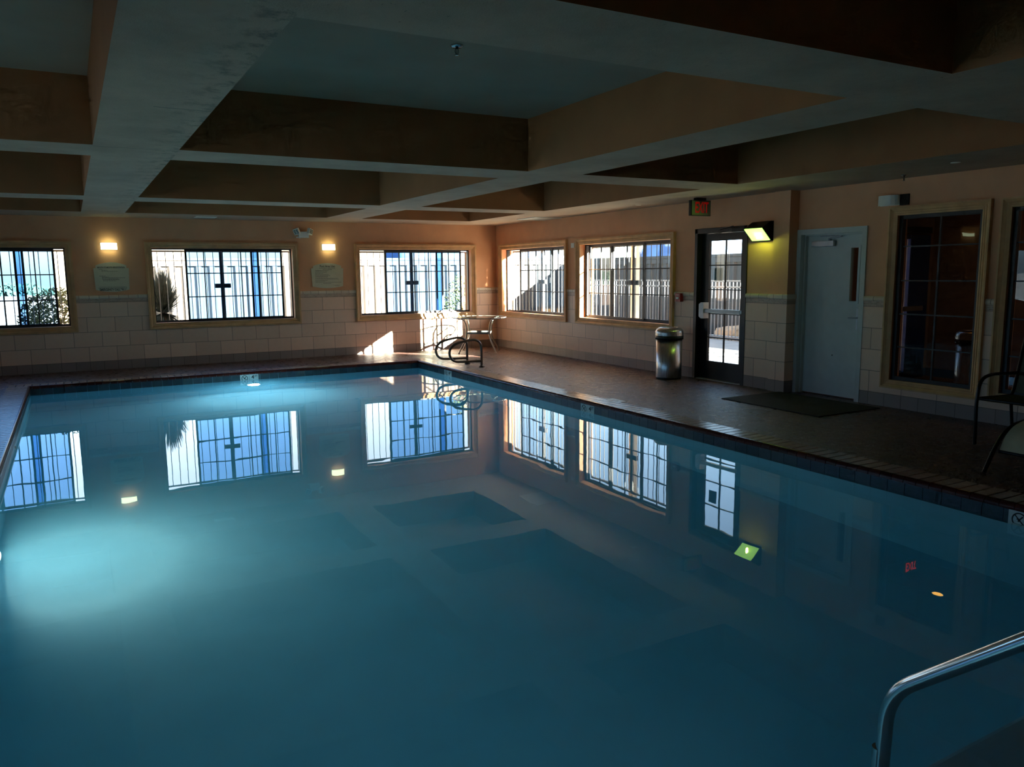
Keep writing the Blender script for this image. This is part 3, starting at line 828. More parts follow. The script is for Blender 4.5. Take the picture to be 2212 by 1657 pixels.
mb = MB(); vs = []; fs = []
for i in range(rows+1):
    for j in range(rows+1):
        u = i/rows; v = j/rows
        vs.append((CX1+0.015+u*0.145-0.03*math.sin(PI*v), CY0+0.015+v*(CY1-CY0-0.03), 0.44+u*0.52))
n = len(vs); vs += [(a+0.004, b, c) for a, b, c in vs]
for i in range(rows):
    for j in range(rows):
        q = [i*(rows+1)+j, i*(rows+1)+j+1, (i+1)*(rows+1)+j+1, (i+1)*(rows+1)+j]
        fs.append(tuple(q)); fs.append(tuple(x+n for x in q[::-1]))
mb.add(vs, fs, 0, True); mb.build('backrest', 'sling_olive', r)

# ------------------------------------------------------------------ chaise longue
LY0, LY1 = -12.36, -11.715
r = empty('chaise_longue', (-1.0, (LY0+LY1)/2, 0), 'chaise longue with pale tan sling curving down at its end, right edge', 'lounger')
side = [(-1.95, 0.005), (-1.84, 0.17), (-1.73, 0.285), (-1.60, 0.345), (-1.40, 0.365), (-0.30, 0.365), (-0.05, 0.36)]
for y in (LY1, LY0):
    mb = MB(); mb.tube(fillet([(a, y, b) for a, b in side], 0.06, 4), 0.016, 12, flat=None); mb.build('side_rail', 'frame_dark', r)
for x in (-0.28,):
    for y in (LY1, LY0):
        mb = MB(); mb.tube([(x, y, 0.36), (x+0.05, y, 0.005)], 0.015, 12); mb.build('leg', 'frame_dark', r)
sl = [(-1.80, 0.155), (-1.765, 0.225), (-1.71, 0.285), (-1.62, 0.335), (-1.50, 0.36), (-1.38, 0.368), (-0.9, 0.362), (-0.10, 0.368)]
mb = MB(); sl2 = [q[:2] for q in fillet([(a, b, 0) for a, b in sl], 0.04, 3)]
poly = [(a, b+0.014) for a, b in sl2]+[(a, b+0.004) for a, b in sl2[::-1]]
mb.prism(poly, LY0+0.022, LY1-0.022, 1); mb.build('sling', 'sling_tan', r)
mb = MB(); mb.tube([(-1.80, LY0+0.02, 0.16), (-1.80, LY1-0.02, 0.16)], 0.012, 10); mb.build('cross_bar', 'frame_dark', r); mb = MB(); mb.tube([(-0.9, LY0, 0.34), (-0.9, LY1, 0.34)], 0.012, 10); mb.build('cross_bar', 'frame_dark', r)

# ------------------------------------------------------------------ wall sconces
def sconce(T, u, z, label, lit=True):
    r = empty('wall_sconce', T(u, 0, z-0.055), label, 'wall lamp', group='curved wall sconces')
    mb = MB(T); mb.rbox(u-0.115, -0.02, z-0.055, u+0.135, 0.0, z+0.055, 0.004); mb.build('back_plate', 'white_plastic', r)
    out = []; inn = []
    for k in range(13):
        t = -1+2*k/12
        out.append((u+0.01+0.125*t, -0.025-0.085*math.sqrt(max(0, 1-t*t*0.92))))
        inn.append((u+0.01+0.119*t, -0.025-0.079*math.sqrt(max(0, 1-t*t*0.92))))
    mb = MB(T); n = len(out)
    vs = [(a, b, z-0.055) for a, b in out+inn[::-1]]+[(a, b, z+0.055) for a, b in out+inn[::-1]]; m = 2*n
    mb.add(vs, [(i, (i+1) % m, m+(i+1) % m, m+i) for i in range(m)], 0, False)
    mb.add(vs, [(i, i+1, m-2-i, m-1-i) for i in range(n-1)]+[(m+i, m+m-1-i, m+m-2-i, m+i+1) for i in range(n-1)], 0, False)
    mb.build('shade', 'sconce_glow' if lit else 'white_plastic', r)
    mb = MB(T); mb.tube([(u-0.05, -0.045, z), (u+0.07, -0.045, z)], 0.008, 8); mb.build('bulb', 'bulb_glow' if lit else 'white_plastic', r)
    return r
sconce(BACK, -7.45, 2.09, 'lit curved sconce above the mouth-to-mouth plaque')
sconce(BACK, -3.68, 2.10, 'lit curved sconce above the pool area use plaque')
sconce(LEFT, -3.3, 2.33, 'lit curved sconce added on the unseen left wall, mirrored in the tall window')  # off-camera sconce added to balance the light, mirrored in the glass
r = sconce(RIGHT2, 9.28, 2.345, 'unlit white curved sconce over the tall window', False)
mb = MB(RIGHT2); mb.box(9.41, -0.018, 2.285, 9.52, 0.0, 2.405); mb.build('side_plate', 'frame_dark', r)

# wall pack lamp beside the black door
r = empty('wall_pack_lamp', (0, -7.53, 1.97), 'dark wedge-shaped wall lamp glowing green beside the black door', 'wall lamp')
ya, yb = -7.70, -7.38
prof = [(0.0, 2.21), (-0.06, 2.215), (-0.215, 2.125), (-0.05, 1.968), (0.0, 1.965)]
mb = MB()
pp = [(a, b) for a, b in prof]
n = len(pp)
vs = [(a, ya, b) for a, b in pp]+[(a, yb, b) for a, b in pp]
fs = [(i, (i+1) % n, n+(i+1) % n, n+i) for i in range(n) if i != 2]+[tuple(range(n))[::-1], tuple(range(n, 2*n))]
mb.add(vs, fs); mb.build('housing', 'frame_dark', r)
def lens_pt(s, y, inset=0.0):
    return (-0.215+(0.165)*s-0.004*inset, y, 2.125-0.157*s-0.004*inset)
mb = MB(); a0, a1 = lens_pt(0.04, 0, 1), lens_pt(0.97, 0, 1)
mb.add([(a0[0], ya+0.008, a0[2]), (a0[0], yb-0.008, a0[2]), (a1[0], yb-0.008, a1[2]), (a1[0], ya+0.008, a1[2]),
        (a0[0]+0.01, ya+0.008, a0[2]+0.01), (a0[0]+0.01, yb-0.008, a0[2]+0.01), (a1[0]+0.01, yb-0.008, a1[2]+0.01), (a1[0]+0.01, ya+0.008, a1[2]+0.01)],
       [(0, 1, 2, 3), (4, 7, 6, 5), (0, 4, 5, 1), (1, 5, 6, 2), (2, 6, 7, 3), (3, 7, 4, 0)])
mb.build('lens', 'pack_glow', r)
mb = MB(); c0 = lens_pt(0.5, -7.56, 2.2); mb.lathe([(0, -0.05), (0.014, -0.045), (0.018, 0), (0.014, 0.03), (0, 0.035)], c0[0], c0[1], 12, cz=c0[2]); mb.build('bulb', 'pack_bulb', r)
mb = MB(); mb.box(-0.012, -7.72, 1.96, 0.0, -7.36, 2.22); mb.build('back_plate', 'frame_dark', r)

# ------------------------------------------------------------------ emergency light
r = empty('emergency_light', (-4.15, 0, 2.29), 'white twin-head emergency light over the wide window corner', 'emergency light')
mb = MB(); mb.rbox(-4.24, -0.09, 2.285, -4.05, 0.0, 2.385, 0.01); mb.box(-4.27, -0.012, 2.272, -4.03, 0.0, 2.29); mb.build('body', 'white_plastic', r)
for cx, yaw, tilt in ((-4.285, -0.5, 0.35), (-4.035, 0.7, 0.1)):
    c = Vector((cx, -0.11, 2.385))
    R = Matrix.Rotation(yaw, 4, 'Z') @ Matrix.Rotation(tilt, 4, 'X') @ Matrix.Rotation(0.3*(-1 if cx < -4.15 else 1), 4, 'Y')
    bx = MB(); bx.rbox(-0.055, -0.03, -0.055, 0.055, 0.03, 0.055, 0.008)
    bx.v = [tuple(c+(R @ Vector(v))) for v in bx.v]; hd = bx.build('lamp_head', 'white_plastic', r)
    for dx in (-0.023, 0.023):
        for dz in (-0.028, 0.0, 0.028):
            b2 = MB(); b2.box(dx-0.018, -0.034, dz-0.009, dx+0.018, -0.029, dz+0.009)
            if dx < 0 and dz < 0: acc = MB()
            acc.v += [tuple(c+(R @ Vector(v))) for v in b2.v]; o = len(acc.v)-8; acc.f += [tuple(i+o for i in f) for f in b2.f]; acc.mi += b2.mi; acc.sm += b2.sm
    acc.build('lens_cells', 'ink_grey', hd)
mb = MB(); mb.tube([(-4.24, -0.05, 2.29), (-4.245, -0.06, 2.272), (-4.22, -0.055, 2.262), (-4.19, -0.05, 2.27)], 0.006, 8); mb.build('loose_wire', 'white_plastic', r)

# ------------------------------------------------------------------ plaques
def plaque(cx, w, z0, z1, label, lines, big_top, big_bot=None):
    r = empty('wall_plaque', (cx, 0, z0), label, 'sign')
    hw = w/2
    poly = [(-hw*0.93, z0+0.035), (-hw*0.985, z1-0.11)]
    poly = []
    def arc(x0, x1, zb, bulge, n=14):
        return [(x0+(x1-x0)*k/n, zb+bulge*(1-(2*k/n-1)**2)) for k in range(n+1)]
    poly += arc(-hw*0.95, hw*0.95, z0+0.035, -0.035)
    poly += [(hw*1.0, z1-0.10), (hw*0.87, z1-0.10), (hw*0.87, z1-0.055)]
    poly += arc(hw*0.87, -hw*0.87, z1-0.055, 0.055)[1:]
    poly += [(-hw*0.87, z1-0.10), (-hw*1.0, z1-0.10)]
    mb = MB(); mb.prism([(cx+a, b) for a, b in poly], -0.014, 0.0, 1); mb.build('board', 'sign_cream', r)
    text('heading', big_top[0], big_top[1], (cx, -0.0145, big_top[2]), (PI/2, 0, 0), 'ink', r, bold=0.0006, sx=big_top[3])
    if big_bot: text('footer', big_bot[0], big_bot[1], (cx+0.005, -0.0145, big_bot[2]), (PI/2, 0, 0), 'ink', r, bold=0.001, sx=big_bot[3])
    rr = random.Random(3)
    for (x0, x1, z, h, small) in lines:
        mb = MB(); x = x0
        while x < x1:
            l = rr.uniform(0.012, 0.034); e = min(x1, x+l)
            mb.box(cx+x, -0.0146, z-h/2, cx+e, -0.0139, z+h/2); x = e+0.005
        mb.build('small_print_line', 'ink_grey', r)
    return r
L1 = [(-0.19, -0.13, 1.705, 0.006, 1), (-0.15, -0.06, 1.688, 0.006, 1), (-0.15, 0.10, 1.672, 0.006, 1), (-0.19, -0.09, 1.592, 0.006, 1), (-0.15, -0.05, 1.576, 0.006, 1),
      (-0.15, 0.20, 1.560, 0.006, 1), (-0.15, 0.10, 1.544, 0.006, 1), (-0.14, 0.11, 1.528, 0.006, 1), (-0.14, 0.06, 1.512, 0.006, 1), (-0.20, 0.22, 1.408, 0.005, 1), (-0.22, 0.22, 1.392, 0.005, 1), (-0.20, 0.18, 1.380, 0.005, 1)]
plaque(-7.43, 0.54, 1.325, 1.825, 'cream mouth-to-mouth resuscitation plaque under the leftmost sconce', L1, ('MOUTH-TO-MOUTH RESUSCITATION', 0.034, 1.735, 0.72), ('EMERGENCY CALL "911"', 0.046, 1.358, 0.82))
L2 = [(-0.23, -0.12, 1.658, 0.005, 1)]
for k, e in enumerate((0.02, -0.01, -0.02, -0.08, 0.02, 0.05, 0.01, 0.0, 0.20, 0.22, 0.0, -0.05, 0.27)):
    L2.append((-0.24, e, 1.655-0.0185*k, 0.006, 1))
L2 += [(-0.09, 0.06, 1.41, 0.006, 1), (0.10, 0.24, 1.375, 0.004, 1), (0.14, 0.22, 1.365, 0.004, 1)]
p2 = plaque(-3.705, 0.63, 1.32, 1.80, 'cream Pool Area Use plaque under the sconce between windows', L2, ('Pool Area Use', 0.058, 1.738, 0.85))
text('subheading', 'For your safety it is required that you', 0.024, (-3.705, -0.0145, 1.702), (PI/2, 0, 0), 'ink', p2, sx=0.85)
text('subheading', 'observe the following:', 0.024, (-3.705, -0.0145, 1.678), (PI/2, 0, 0), 'ink', p2, sx=0.85)

# ------------------------------------------------------------------ exit signs
def exit_sign(x0, x1, y, z0, z1, label, mat, toward=-1, face='y', ceil_z=H):
    cx = (x0+x1)/2
    r = empty('exit_sign', (cx, y, ceil_z), label, 'exit sign', group='exit signs')
    mb = MB(); mb.rbox(x0, y-0.025, z0, x1, y+0.025, z1, 0.004); mb.build('housing', 'frame_dark', r)
    mb = MB(); mb.box(x0+0.012, y-0.029, z0+0.008, x1-0.004, y-0.024, z1-0.008); mb.build('face', 'exit_face', r)
    mb = MB(); mb.rbox(cx-0.08, y-0.04, z1, cx+0.08, y+0.04, ceil_z, 0.004); mb.build('canopy', 'frame_dark', r)
    text('lettering', 'EXIT', 0.205, (cx+0.01, y-0.0295, (z0+z1)/2), (PI/2, 0, 0), mat, r, bold=0.004, sx=0.58, ext=0.001)
    return r
exit_sign(-0.545, -0.19, -6.70, 2.335, 2.545, 'dim EXIT sign with red letters hanging above the black door', 'exit_red')
exit_sign(2.02, 2.34, -8.42, 2.30, 2.50, 'glowing red EXIT sign in the hallway mirrored in the water', 'hall_exit_red', ceil_z=2.6)
# hallway downlight, plus an unseen second one added to light the hall
for yy, lb in ((-9.0, 'round amber ceiling downlight in the hallway mirrored in the water'), (-12.3, 'added unseen amber downlight at the near end, lighting the hallway')):
    r = empty('recessed_downlight', (1.98, yy, 2.6), lb, 'ceiling light', group='hallway downlights')
    mb = MB(); mb.lathe([(0, -0.004), (0.068, -0.004), (0.068, 0.0), (0, 0.0)], 1.98, yy, 32, cz=2.599, smooth=False); mb.build('lens', 'downlight_glow', r)
    mb = MB(); mb.lathe([(0.068, -0.006), (0.085, -0.008), (0.09, 0.0), (0.068, 0.0)], 1.98, yy, 32, cz=2.6); mb.build('trim_ring', 'white_plastic', r)

# ------------------------------------------------------------------ small fittings
mb = MB(); mb.rbox(-0.012, -3.02, 2.02, 0.0, -2.92, 2.105, 0.003)
o = mb.build('blank_plate', 'white_plastic'); tag(o, 'small cream wall plate between the two right wall windows', 'wall plate')
mb = MB(); mb.lathe([(0, 0), (0.005, 0.001), (0, 0.002)], -0.0125, -2.94, 8, cz=2.06, axis=0); mb.build('screw', 'ink', o)
r = empty('fire_alarm_pull', (0, -5.94, 1.13), 'small red fire alarm pull station left of the black door', 'fire alarm')
mb = MB(); mb.rbox(-0.075, -5.995, 1.125, -0.012, -5.885, 1.25, 0.005); mb.build('case', 'red_plastic', r)
mb = MB(); mb.rbox(-0.084, -5.97, 1.165, -0.075, -5.91, 1.195, 0.003); mb.build('pull_handle', 'white_plastic', r)
text('lettering', 'FIRE', 0.03, (-0.0765, -5.94, 1.225), (PI/2, 0, -PI/2), 'white_plastic', r)

def vent(x0, x1, y0, y1, label, n, along):
    r = empty('ceiling_vent', ((x0+x1)/2, (y0+y1)/2, H), label, 'vent', group='ceiling vents')
    mb = MB(); f = 0.028
    mb.box(x0, y0, H-0.012, x1, y0+f, H); mb.box(x0, y1-f, H-0.012, x1, y1, H); mb.box(x0, y0+f, H-0.012, x0+f, y1-f, H); mb.box(x1-f, y0+f, H-0.012, x1, y1-f, H)
    mb.build('frame', 'white_plastic', r)
    mb = MB(); mb.box(x0+f, y0+f, H-0.003, x1-f, y1-f, H-0.0005); mb.build('backing', 'ink', r)
    mb = MB()
    for k in range(1, n):
        if along == 'x':
            yy = y0+f+(y1-y0-2*f)*k/n; mb.add([(x0+f, yy-0.008, H-0.004), (x1-f, yy-0.008, H-0.004), (x1-f, yy+0.006, H-0.013), (x0+f, yy+0.006, H-0.013), (x0+f, yy-0.007, H-0.002), (x1-f, yy-0.007, H-0.002), (x1-f, yy+0.007, H-0.011), (x0+f, yy+0.007, H-0.011)], [(0,1,2,3),(4,7,6,5),(0,4,5,1),(2,6,7,3),(0,3,7,4),(1,5,6,2)])
    mb.build('louvres', 'white_plastic', r)
vent(-0.62, -0.05, -2.68, -2.0, 'large square ceiling vent near the room corner', 12, 'x')
vent(-6.12, -5.78, -0.74, -0.46, 'small rectangular ceiling vent above the wide back window', 5, 'x')

def sprinkler(x, y, z, label, s=1.0):
    r = empty('ceiling_sprinkler', (x, y, z), label, 'sprinkler', group='ceiling sprinklers')
    mb = MB(); mb.lathe([(0.0, 0.0), (0.042*s, 0.0), (0.042*s, -0.006), (0.030*s, -0.014), (0.0, -0.014)], x, y, 24, cz=z); mb.build('escutcheon', 'polished_steel', r)
    mb = MB(); mb.lathe([(0.0, -0.012), (0.011*s, -0.012), (0.011*s, -0.024), (0.0, -0.024)], x, y, 12, cz=z)
    for sx in (-1, 1): mb.tube([(x+sx*0.010*s, y, z-0.02), (x+sx*0.013*s, y, z-0.042), (x+sx*0.003*s, y, z-0.062)], 0.0025, 6)
    mb.tube([(x, y, z-0.02), (x, y, z-0.06)], 0.0022, 6); mb.build('head', 'frame_dark', r)
    mb = MB(); mb.lathe([(0.0, -0.062), (0.017*s, -0.062), (0.018*s, -0.066), (0.0, -0.067)], x, y, 16, cz=z); mb.build('deflector', 'polished_steel', r)
sprinkler(-5.70, -10.20, HT, 'pendant fire sprinkler inside the central ceiling recess')
sprinkler(-0.20, -9.66, H, 'pendant fire sprinkler above the unlit sconce', 0.8)
for x, y, lb in ((-0.45, -5.44, 'flush white ceiling disc above the right wall window'), (-0.63, -10.49, 'flush white ceiling disc above the tall windows')):
    mb = MB(); mb.lathe([(0, 0), (0.045, 0), (0.045, -0.004), (0, -0.006)], x, y, 24, cz=H)
    tag(mb.build('ceiling_sprinkler_cover', 'white_plastic'), lb, 'sprinkler cover', 'concealed sprinkler covers')

# depth markers
def nodive(mb, T, u, z, R):
    n = 28
    for k in range(n):
        a0, a1 = 2*PI*k/n, 2*PI*(k+1)/n
        vs = []
        for a in (a0, a1):
            for q in (R, R*0.82): vs.append(T(u+q*math.cos(a), z+q*math.sin(a)))
        mb.add(vs, [(0, 2, 3, 1)])
    def bar(x0, z0, x1, z1, t):
        d = Vector((x1-x0, z1-z0)); p = Vector((-d.y, d.x)).normalized()*t/2
        mb.add([T(u+x0*R+p.x, z+z0*R+p.y), T(u+x1*R+p.x, z+z1*R+p.y), T(u+x1*R-p.x, z+z1*R-p.y), T(u+x0*R-p.x, z+z0*R-p.y)], [(0, 1, 2, 3)])
    bar(-0.62, 0.62, 0.62, -0.62, R*0.17)
    bar(0.0, 0.0, 0.45, 0.55, R*0.20); bar(0.0, 0.0, -0.35, 0.1, R*0.13); bar(-0.1, -0.25, 0.0, 0.05, R*0.24)
def marker(side, c0, label):
    if side == 'right':
        P3 = lambda u, z, d=0.0: (PX1-0.0105-d, -u, z); rot = (PI/2, 0, -PI/2)
    else:
        P3 = lambda u, z, d=0.0: (u, PY1-0.0105-d, z); rot = (PI/2, 0, 0)
    r = empty('depth_marker', P3(c0, -0.105), label, 'depth marker', group='waterline depth markers')
    mb = MB()
    for k in (0, 1):
        a = c0+(k-1)*TS+0.002; b = a+TS-0.004
        q = [P3(a, -0.178), P3(b, -0.178), P3(b, -0.032), P3(a, -0.032)]; q2 = [P3(a, -0.178, .003), P3(b, -0.178, .003), P3(b, -0.032, .003), P3(a, -0.032, .003)]
        mb.add(q+q2, [(0, 1, 2, 3), (4, 7, 6, 5), (0, 4, 5, 1), (1, 5, 6, 2), (2, 6, 7, 3), (3, 7, 4, 0)])
    mb.build('tiles', 'white_tile', r)
    mb = MB(); nodive(mb, lambda u, z: P3(u, z, 0.0038), c0-TS/2, -0.095, 0.050); mb.build('no_diving_symbol', 'ink', r)
    text('numeral', '4', 0.085, P3(c0+TS*0.38, -0.082, 0.0035), rot, 'ink', r, bold=0.002)
    text('unit', 'FT', 0.052, P3(c0+TS*0.74, -0.070, 0.0035), rot, 'ink', r, bold=0.001, sx=0.9)
marker('right', 7.25, 'white no-diving and 4FT tile pair midway along the right waterline')
marker('right', 3.12, 'white no-diving and 4FT tile pair below the grab rails')
marker('right', 12.42, 'white no-diving and 4FT tile pair at the right edge of the photo')
marker('back', -5.60, 'white no-diving and 4FT tile pair on the far waterline')
def deckmark(x0, x1, y0, y1, label, rz, cx, cy):
    r = empty('deck_marker', ((x0+x1)/2, (y0+y1)/2, 0), label, 'depth marker', group='white deck marker tiles')
    mb = MB(); mb.rbox(x0, y0, 0.0, x1, y1, 0.0045, 0.0015); mb.build('tile', 'white_tile', r)
    along = Vector((math.cos(rz), math.sin(rz), 0)); c = Vector(((x0+x1)/2, (y0+y1)/2, 0.0048))
    text('numeral', '4', 0.07, c-along*0.04, (0, 0, rz), 'ink', r, ext=0.0003)
    text('unit', 'FT', 0.05, c+along*0.025, (0, 0, rz), 'ink', r, ext=0.0003)
deckmark(-2.325, -2.20, -7.50, -7.21, 'white deck tile with depth lettering beside the right coping', PI/2, 0, 0)
deckmark(-5.74, -5.42, -1.53, -1.42, 'white deck tile with depth lettering beside the far coping', PI, 0, 0)

# pool lamps and wall fitting
def pool_lamp(T, label):
    r = empty('pool_lamp', T(0, 0, 0), label, 'pool light', group='underwater pool lamps')
    mb = MB(T); n = 28
    def ring(R, d): return [(R*math.cos(2*PI*k/n), -d, R*math.sin(2*PI*k/n)) for k in range(n)]
    def loft(mb, rs, mi=0):
        vs = [p for q in rs for p in q]
        mb.add(vs, [(i*n+k, i*n+(k+1) % n, (i+1)*n+(k+1) % n, (i+1)*n+k) for i in range(len(rs)-1) for k in range(n)], mi, True)
        mb.add(vs, [tuple(range((len(rs)-1)*n, len(rs)*n))], mi, False)
    loft(mb, [ring(0.125, 0.0), ring(0.128, 0.02), ring(0.118, 0.035), ring(0.100, 0.036)]); mb.build('trim_ring', 'polished_steel', r)
    mb = MB(T); loft(mb, [ring(0.100, 0.034), ring(0.088, 0.052), ring(0.055, 0.064), ring(0.02, 0.068)]); mb.build('lens', 'pool_lens', r)
    return r
pool_lamp(lambda u, w, z: (PX0-w, -8.75+u, -0.88+z), 'glowing underwater pool lamp at the left edge of the photo')
pool_lamp(lambda u, w, z: (-5.54+u, PY1+w, -0.70+z), 'glowing underwater pool lamp below the far depth marker')
pool_lamp(lambda u, w, z: (-7.5+u, PY0-w, -0.85+z), 'unseen underwater lamp added in the near pool wall below the viewpoint')  # lamp added out of view to brighten the water
mb = MB(); mb.lathe([(0, 0.012), (0.03, 0.012), (0.05, 0.008), (0.052, 0), (0, 0)], PX0, -5.55, 20, cz=-0.42, axis=0)
tag(mb.build('return_fitting', 'ink_grey'), 'small round water inlet in the left pool wall', 'pool fitting')

# ------------------------------------------------------------------ outside
mb = MB(lambda u, w, z: (u, z, w)); wall_mesh(mb, -60, 60, -40, 60, -0.5, -0.17, [(ROOM_X0-0.3, 0.22, -16.1, 0.2)])
tag(mb.build('ground', 'ground_dirt'), 'dry pale ground outside the building', 'ground', kind='structure')
mb = MB(); mb.box(0.22, -7.8, -0.17, 5.2, 2.2, -0.03)
tag(mb.build('patio_slab', 'ext_concrete'), 'concrete patio slab outside the black door', 'patio', kind='structure')
mb = MB(); mb.box(XR+0.1, -8.0, 2.80, 1.66, 0.9, 2.99); mb.box(ROOM_X0-0.3, -15.9, 3.32, 0.3, 0.3, 3.4)
tag(mb.build('roof_eave', 'ext_stucco'), 'roof and porch eave shading the outside of the windows', 'roof', kind='structure')
r = empty('porch_post', (1.5, -2.86, -0.03), 'pale square porch post outside the window over the trash can', 'post')
mb = MB(); mb.box(1.44, -2.94, -0.03, 1.56, -2.82, 2.80); mb.build('shaft', 'post_paint', r)
mb = MB(); mb.box(1.40, -2.98, -0.03, 1.60, -2.78, 0.10); mb.build('plinth', 'post_paint', r)

def corrugated(T, a, b, z0, z1, name, label):
    r = empty(name, T((a+b)/2, 0, z0), label, 'fence')
    mb = MB(T); per = 0.34; u = a; d = 0.055; pts = []
    while u < b:
        pts += [(u, 0), (u+0.11, 0), (u+0.16, d), (u+0.28, d)]; u += per
    vs = []; fs = []
    for p, q in pts: vs += [(p, q, z0), (p, q, z1-0.22), (p, q+0.01, z0), (p, q+0.01, z1-0.22)]
    for i in range(len(pts)-1):
        k = i*4; fs += [(k, k+4, k+5, k+1), (k+2, k+3, k+7, k+6), (k+1, k+5, k+7, k+3)]
    mb.add(vs, fs); mb.build('corrugated_sheet', 'container_white', r)
    mb = MB(T); mb.box(a, -0.02, z1-0.22, b, 0.13, z1-0.10); mb.box(a, 0.0, z1-0.10, b, 0.10, z1-0.07); mb.box(a, -0.03, z1-0.07, b, 0.14, z1)
    mb.box(a, -0.02, z0, b, 0.13, z0+0.12); mb.build('rails', 'container_white', r)
    return r
corrugated(lambda u, w, z: (u, 8.0+w, z), -7.4, 7.05, -0.17, 2.06, 'corrugated_fence', 'white corrugated metal fence outside the back windows')
corrugated(lambda u, w, z: (7.2+w, u, z), -14.0, 8.0, -0.17, 2.02, 'corrugated_fence', 'white corrugated metal fence outside the black door and right windows')
# picket railing outside the door
r = empty('picket_railing', (4.2, -2.0, -0.17), 'low white picket railing outside the black door', 'railing')
mb = MB()
for z in (1.20, 1.34): mb.box(5.30, -6.8, z-0.018, 5.34, 4.2, z+0.018)
mb.box(5.30, -6.8, 0.0, 5.34, 4.2, 0.035); mb.build('rails', 'fence_rail', r)
mb = MB(); y = -6.8
while y < 4.2:
    mb.box(5.312, y, -0.1, 5.328, y+0.016, 1.34); y += 0.115
mb.build('pickets', 'fence_rail', r)
for y in (-6.8, -4.6, -2.4, -0.2, 2.0, 4.2):
    mb = MB(); mb.box(5.29, y-0.03, -0.17, 5.35, y+0.03, 1.42); mb.build('post', 'fence_rail', r)

def rock(x, y, z, s, label):
    bm = bmesh.new(); bmesh.ops.create_icosphere(bm, subdivisions=2, radius=1.0)
    rr = random.Random(int((x*31+y*17)*100))
    for v in bm.verts:
        k = 1+rr.uniform(-0.22, 0.18); v.co = Vector((x+v.co.x*s*k*1.3, y+v.co.y*s*k, z+v.co.z*s*0.62*k))
    me = bpy.data.meshes.new('boulder'); bm.to_mesh(me); bm.free(); me.materials.append(M['rock'])
    o = bpy.data.objects.new('boulder', me); COL.objects.link(o)
    tag(o, label, 'rock', 'boulders outside the right windows')
for x, y, s in ((3.55, 4.2, 0.38), (4.6, 5.0, 0.36), (2.6, 5.0, 0.36), (6.15, 4.6, 0.3), (6.45, 3.4, 0.42), (6.55, 2.2, 0.36), (6.5, 1.0, 0.40), (6.5, -0.4, 0.4)):
    rock(x, y, -0.02, s, 'pale orange boulder in the rock bed at the foot of the corrugated fence')
mb = MB(); mb.box(5.55, -3.0, -0.17, 5.75, 4.0, 0.02)
tag(mb.build('concrete_curb', 'ext_concrete'), 'concrete curb before the rock bed outside the black door', 'curb')

# planting
def leaves(name, mat, cx, cy, z0, rx, ry, rz, n, sz, parent, seed=1, spiky=False):
    rr = random.Random(seed); mb = MB(); vs = []; fs = []
    for i in range(n):
        a = rr.uniform(0, 2*PI); b = math.acos(rr.uniform(-0.4, 1)); q = rr.uniform(0.35, 1)**0.5
        d = Vector((math.cos(a)*math.sin(b), math.sin(a)*math.sin(b), math.cos(b)))
        p = Vector((cx+d.x*rx*q, cy+d.y*ry*q, z0+rz*0.45+d.z*rz*0.55*q))
        if spiky:
            p = Vector((cx, cy, z0+rz*0.5))+d*0.05; e = p+Vector((d.x*rx, d.y*ry, d.z*rz*0.55))
            w = d.cross(Vector((0, 0, 1))).normalized()*sz*0.3 if abs(d.z) < 0.98 else Vector((sz*.3, 0, 0))
            k = len(vs); vs += [tuple(p-w), tuple(p+w), tuple((p+e)/2+w*1.3), tuple(e), tuple((p+e)/2-w*1.3)]; fs += [(k, k+1, k+2, k+3, k+4)]
        else:
            t1 = Vector((rr.uniform(-1, 1), rr.uniform(-1, 1), rr.uniform(-1, 1))).normalized(); t2 = t1.orthogonal().normalized()
            s = sz*rr.uniform(0.6, 1.3); k = len(vs)
            vs += [tuple(p-t1*s), tuple(p+t2*s*0.45), tuple(p+t1*s), tuple(p-t2*s*0.45)]; fs += [(k, k+1, k+2, k+3)]
    mb.add(vs, fs); return mb.build(name, mat, parent)
def shrub(x, y, rx, ry, h, n, mat, label, sz=0.05, z0=-0.17, seed=1, name='shrub', spiky=False, stem=0.3, cat='shrub'):
    r = empty(name, (x, y, z0), label, cat)
    mb = MB(); mb.tube([(x, y, z0), (x+0.02, y, z0+h*0.3), (x, y+0.01, z0+h*0.6)], 0.02+h*0.012, 7); mb.build('stem', 'stem', r)
    leaves('foliage', mat, x, y, z0+h*stem*0.3, rx, ry, h*(1-stem*0.3), n, sz, r, seed, spiky)
shrub(-8.30, 3.2, 0.75, 0.6, 1.55, 2600, 'hedge_leaf', 'sunlit yellow-green shrub outside the leftmost window', 0.045, seed=2)
shrub(-9.75, 2.3, 0.55, 0.5, 1.05, 1800, 'shrub_leaf', 'grey-green low shrub outside the leftmost window', 0.045, seed=3)
shrub(-11.0, 3.2, 0.6, 0.5, 0.9, 1200, 'shrub_leaf', 'lower grey-green shrub outside the far left of the leftmost window', 0.045, seed=4)
shrub(-6.45, 2.3, 0.42, 0.42, 1.85, 900, 'shrub_leaf', 'spiky narrow-leaved shrub outside the wide window', 0.035, seed=5, name='yucca', spiky=True)
shrub(0.15, 2.1, 0.45, 0.4, 1.75, 1100, 'hedge_leaf', 'leafy shrub outside the window beside the corner', 0.04, seed=6)
shrub(1.7, 3.4, 0.5, 0.5, 1.3, 1000, 'hedge_leaf', 'sparse shrub outside the sunlit-jamb window', 0.04, seed=7)
mb = MB(); mb.box(-60, 9.0, -0.17, -7.5, 9.2, 1.10)
t = NT('blocks'); b = t.n('ShaderNodeTexBrick', i_Scale=1.0); b.inputs['Brick Width'].default_value = 0.4; b.inputs['Row Height'].default_value = 0.2; b.inputs['Mortar Size'].default_value = 0.008
